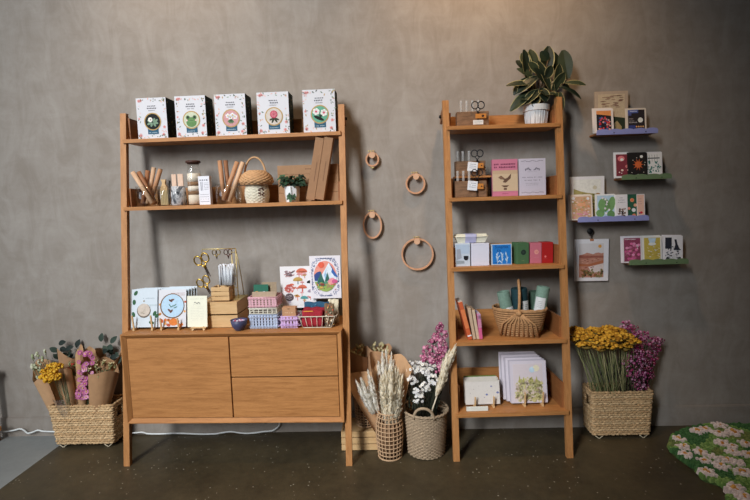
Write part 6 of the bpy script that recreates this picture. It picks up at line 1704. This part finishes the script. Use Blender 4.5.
def statice(t):
    cents = [(626, 326, .08, 7), (634, 330, .11, 8), (643, 336, .13, 8), (651, 343, .12, 8), (656, 350, .1, 7), (640, 346, .16, 8), (632, 352, .17, 8), (645, 355, .16, 8), (652, 360, .13, 8), (638, 362, .18, 8), (628, 362, .17, 7), (646, 369, .15, 8), (640, 376, .16, 8), (649, 375, .12, 7), (632, 374, .17, 7), (644, 384, .13, 7), (620, 331, .07, 6), (634, 338, .12, 8), (658, 341, .09, 6), (637, 386, .15, 6)]
    m = MB()
    for x, y, d, r in cents: stems(m, ((x-628)*.0022+.04, 0, 0), [rpt(x+random.uniform(-r, r)*.6, y+2, d) for _ in range(5)], .0014, [C(60, 52, 40), C(50, 58, 40), C(84, 70, 54)], .035)
    for k in range(60):
        p = rpt(random.uniform(620, 648), random.uniform(365, 396), random.uniform(.08, .14)); m.leaf(p, (random.uniform(-.5, .5), random.uniform(-.5, .2), 1), (0, -1, .2), .04, .008, random.choice([C(44, 52, 34), C(60, 64, 44)]), .2, .1, n=3)
    m.build('stem_bundle', t)
    Pm = [C(160, 40, 96), C(176, 84, 134), C(120, 26, 70), C(196, 130, 168), C(140, 30, 60)]
    for i, (x, y, d, r) in enumerate(cents):
        head(t, 'flower_head', lambda m: (blossoms(m, rpt(x, y, d), r*.0056, r*.0036, r*.0058, 26, .0082, Pm if i % 3 else Pm[1:4], C(226, 196, 200), 6, .15), blossoms(m, rpt(x, y, d), r*.005, r*.003, r*.005, 16, .006, Pm[:3], None, 6, .1)))
    m = MB(); p = rpt(654, 347, .1); q = rpt(664.5, 340, .08); m.tube([p, (p+q)/2, q], .0014, C(70, 60, 50), 4); m.blob(q, .006, Pm[2]); m.build('sprig', t)
bunch('dried_statice', 'bunch of magenta and pink dried flowers on the right of the right basket', BR, statice)

# ---- tufted flower rug
rug_out = [(670, 443), (672, 437.5), (678, 433), (689, 429), (702, 427), (714, 425), (723, 423.4), (760, 420)]
FLR = lambda px, py, z=.012: (lambda d: Vector((d.x*((z-CAM_H)/d.z), -CAM_D+d.y*((z-CAM_H)/d.z), z)))(ray(px, py))
back = [FLR(x, y) for x, y in rug_out]
front = [FLR(x, y) for x, y in ((668.5, 447), (671.5, 452), (676, 456), (684, 462), (692, 467), (697, 472), (700, 477), (706, 480.5), (716, 483.5), (722, 486), (726, 492), (728, 499), (727, 506), (731, 516), (742, 524))]
poly = [Vector((min(p.x, 2.46), min(p.y, -.035), 0)) for p in back[::-1]]+[Vector((p.x, p.y, 0)) for p in front]
poly = [Vector((2.46, -.035, 0))]+poly[1:]+[Vector((2.2, -1.25, 0)), Vector((2.46, -1.2, 0))]
def inside(x, y):
    c = False; j = len(poly)-1
    for i in range(len(poly)):
        a, b_ = poly[i], poly[j]
        if (a.y > y) != (b_.y > y) and x < (b_.x-a.x)*(y-a.y)/(b_.y-a.y)+a.x: c = not c
        j = i
    return c
t = thing('flower_rug', 'green tufted rug with pale daisies on the floor in the right corner', 'rug', Vector((2.2, -.6, 0)))
off = Vector((2.2, -.6, 0))
m = MB(); n = len(poly)
m.add([p-off+Vector((0, 0, .001)) for p in poly]+[p-off+Vector((0, 0, .012)) for p in poly], [list(range(n)), list(range(2*n-1, n-1, -1))]+[(i, (i+1) % n, n+(i+1) % n, n+i) for i in range(n)], C(70, 92, 44)); m.build('backing', t)
DAI = [(697, 431.4, .095), (704.5, 430, .085), (719.5, 425.6, .10), (719.5, 434, .10), (733.5, 432.6, .11), (679, 439.4, .085), (683.5, 447.4, .085), (686, 455, .085), (722, 443.6, .10), (730, 446.5, .09), (700.5, 452.6, .085), (704, 461, .075), (713.5, 457.8, .08), (733, 452.8, .085), (729, 461.4, .085), (721, 466.6, .10), (707.5, 472.4, .095), (743, 472.5, .10), (734, 489.5, .12), (746, 444.5, .09), (748, 455, .09), (739, 463, .07), (744, 498, .1)]
dp_ = [(FLR(x, y, .03), r*.46) for x, y, r in DAI]
G1, G2, G3 = [C(116, 152, 72, .95), C(138, 168, 88, .95), C(98, 134, 62, .95)], [C(60, 104, 54, .95), C(72, 116, 62, .95)], [C(130, 140, 72, .95), C(110, 124, 64, .95)]
DW, DY = [C(226, 204, 196, .95), C(236, 218, 210, .95)], [C(206, 136, 50, .95), C(220, 160, 70, .95)]
m = MB(); md = MB()
def zone(x, y):
    v = math.sin(x*13.1+2*math.sin(y*9))+math.sin(y*17.3+1.7*math.sin(x*11.2))
    return G1 if v > -.3 and v < .9 else (G2 if v <= -.3 else G3)
random.seed(11)
st_ = .0125; y = -1.24
while y < -.045:
    x = 1.6
    while x < 2.85:
        px_, py_ = x+random.uniform(-.006, .006), y+random.uniform(-.006, .006)
        if inside(px_, py_) and (px_ < 2.45):
            col, hgt, tgt = None, .030, m
            for c, r in dp_:
                dx, dy = px_-c.x, py_-c.y; rr = math.hypot(dx, dy)
                if rr < r:
                    a = math.atan2(dy, dx); lim = r*(.62+.38*abs(math.cos(2.5*a+c.x*9)))
                    if rr < r*.26: col, hgt, tgt = random.choice(DY), .044, md; break
                    if rr < lim: col, hgt, tgt = random.choice(DW), .040, md; break
            if col is None: col = random.choice(zone(px_, py_))
            hgt += random.uniform(-.005, .005); s = .0098
            cx_, cy_ = px_-off.x, py_-off.y; lx, ly = random.uniform(-.005, .005), random.uniform(-.005, .005)
            tgt.add([(cx_-s, cy_-s, .010), (cx_+s, cy_-s, .010), (cx_+s, cy_+s, .010), (cx_-s, cy_+s, .010), (cx_-s*.6+lx, cy_-s*.6+ly, hgt), (cx_+s*.6+lx, cy_-s*.6+ly, hgt), (cx_+s*.6+lx, cy_+s*.6+ly, hgt), (cx_-s*.6+lx, cy_+s*.6+ly, hgt), (cx_+lx, cy_+ly, hgt+.004)],
                    [(0, 1, 5, 4), (1, 2, 6, 5), (2, 3, 7, 6), (3, 0, 4, 7), (4, 5, 8), (5, 6, 8), (6, 7, 8), (7, 4, 8)], col)
        x += st_
    y += st_
m.build('green_pile', t); md.build('daisy_pattern', t)['kind'] = 'stuff'; t.children[1]['kind'] = 'stuff'
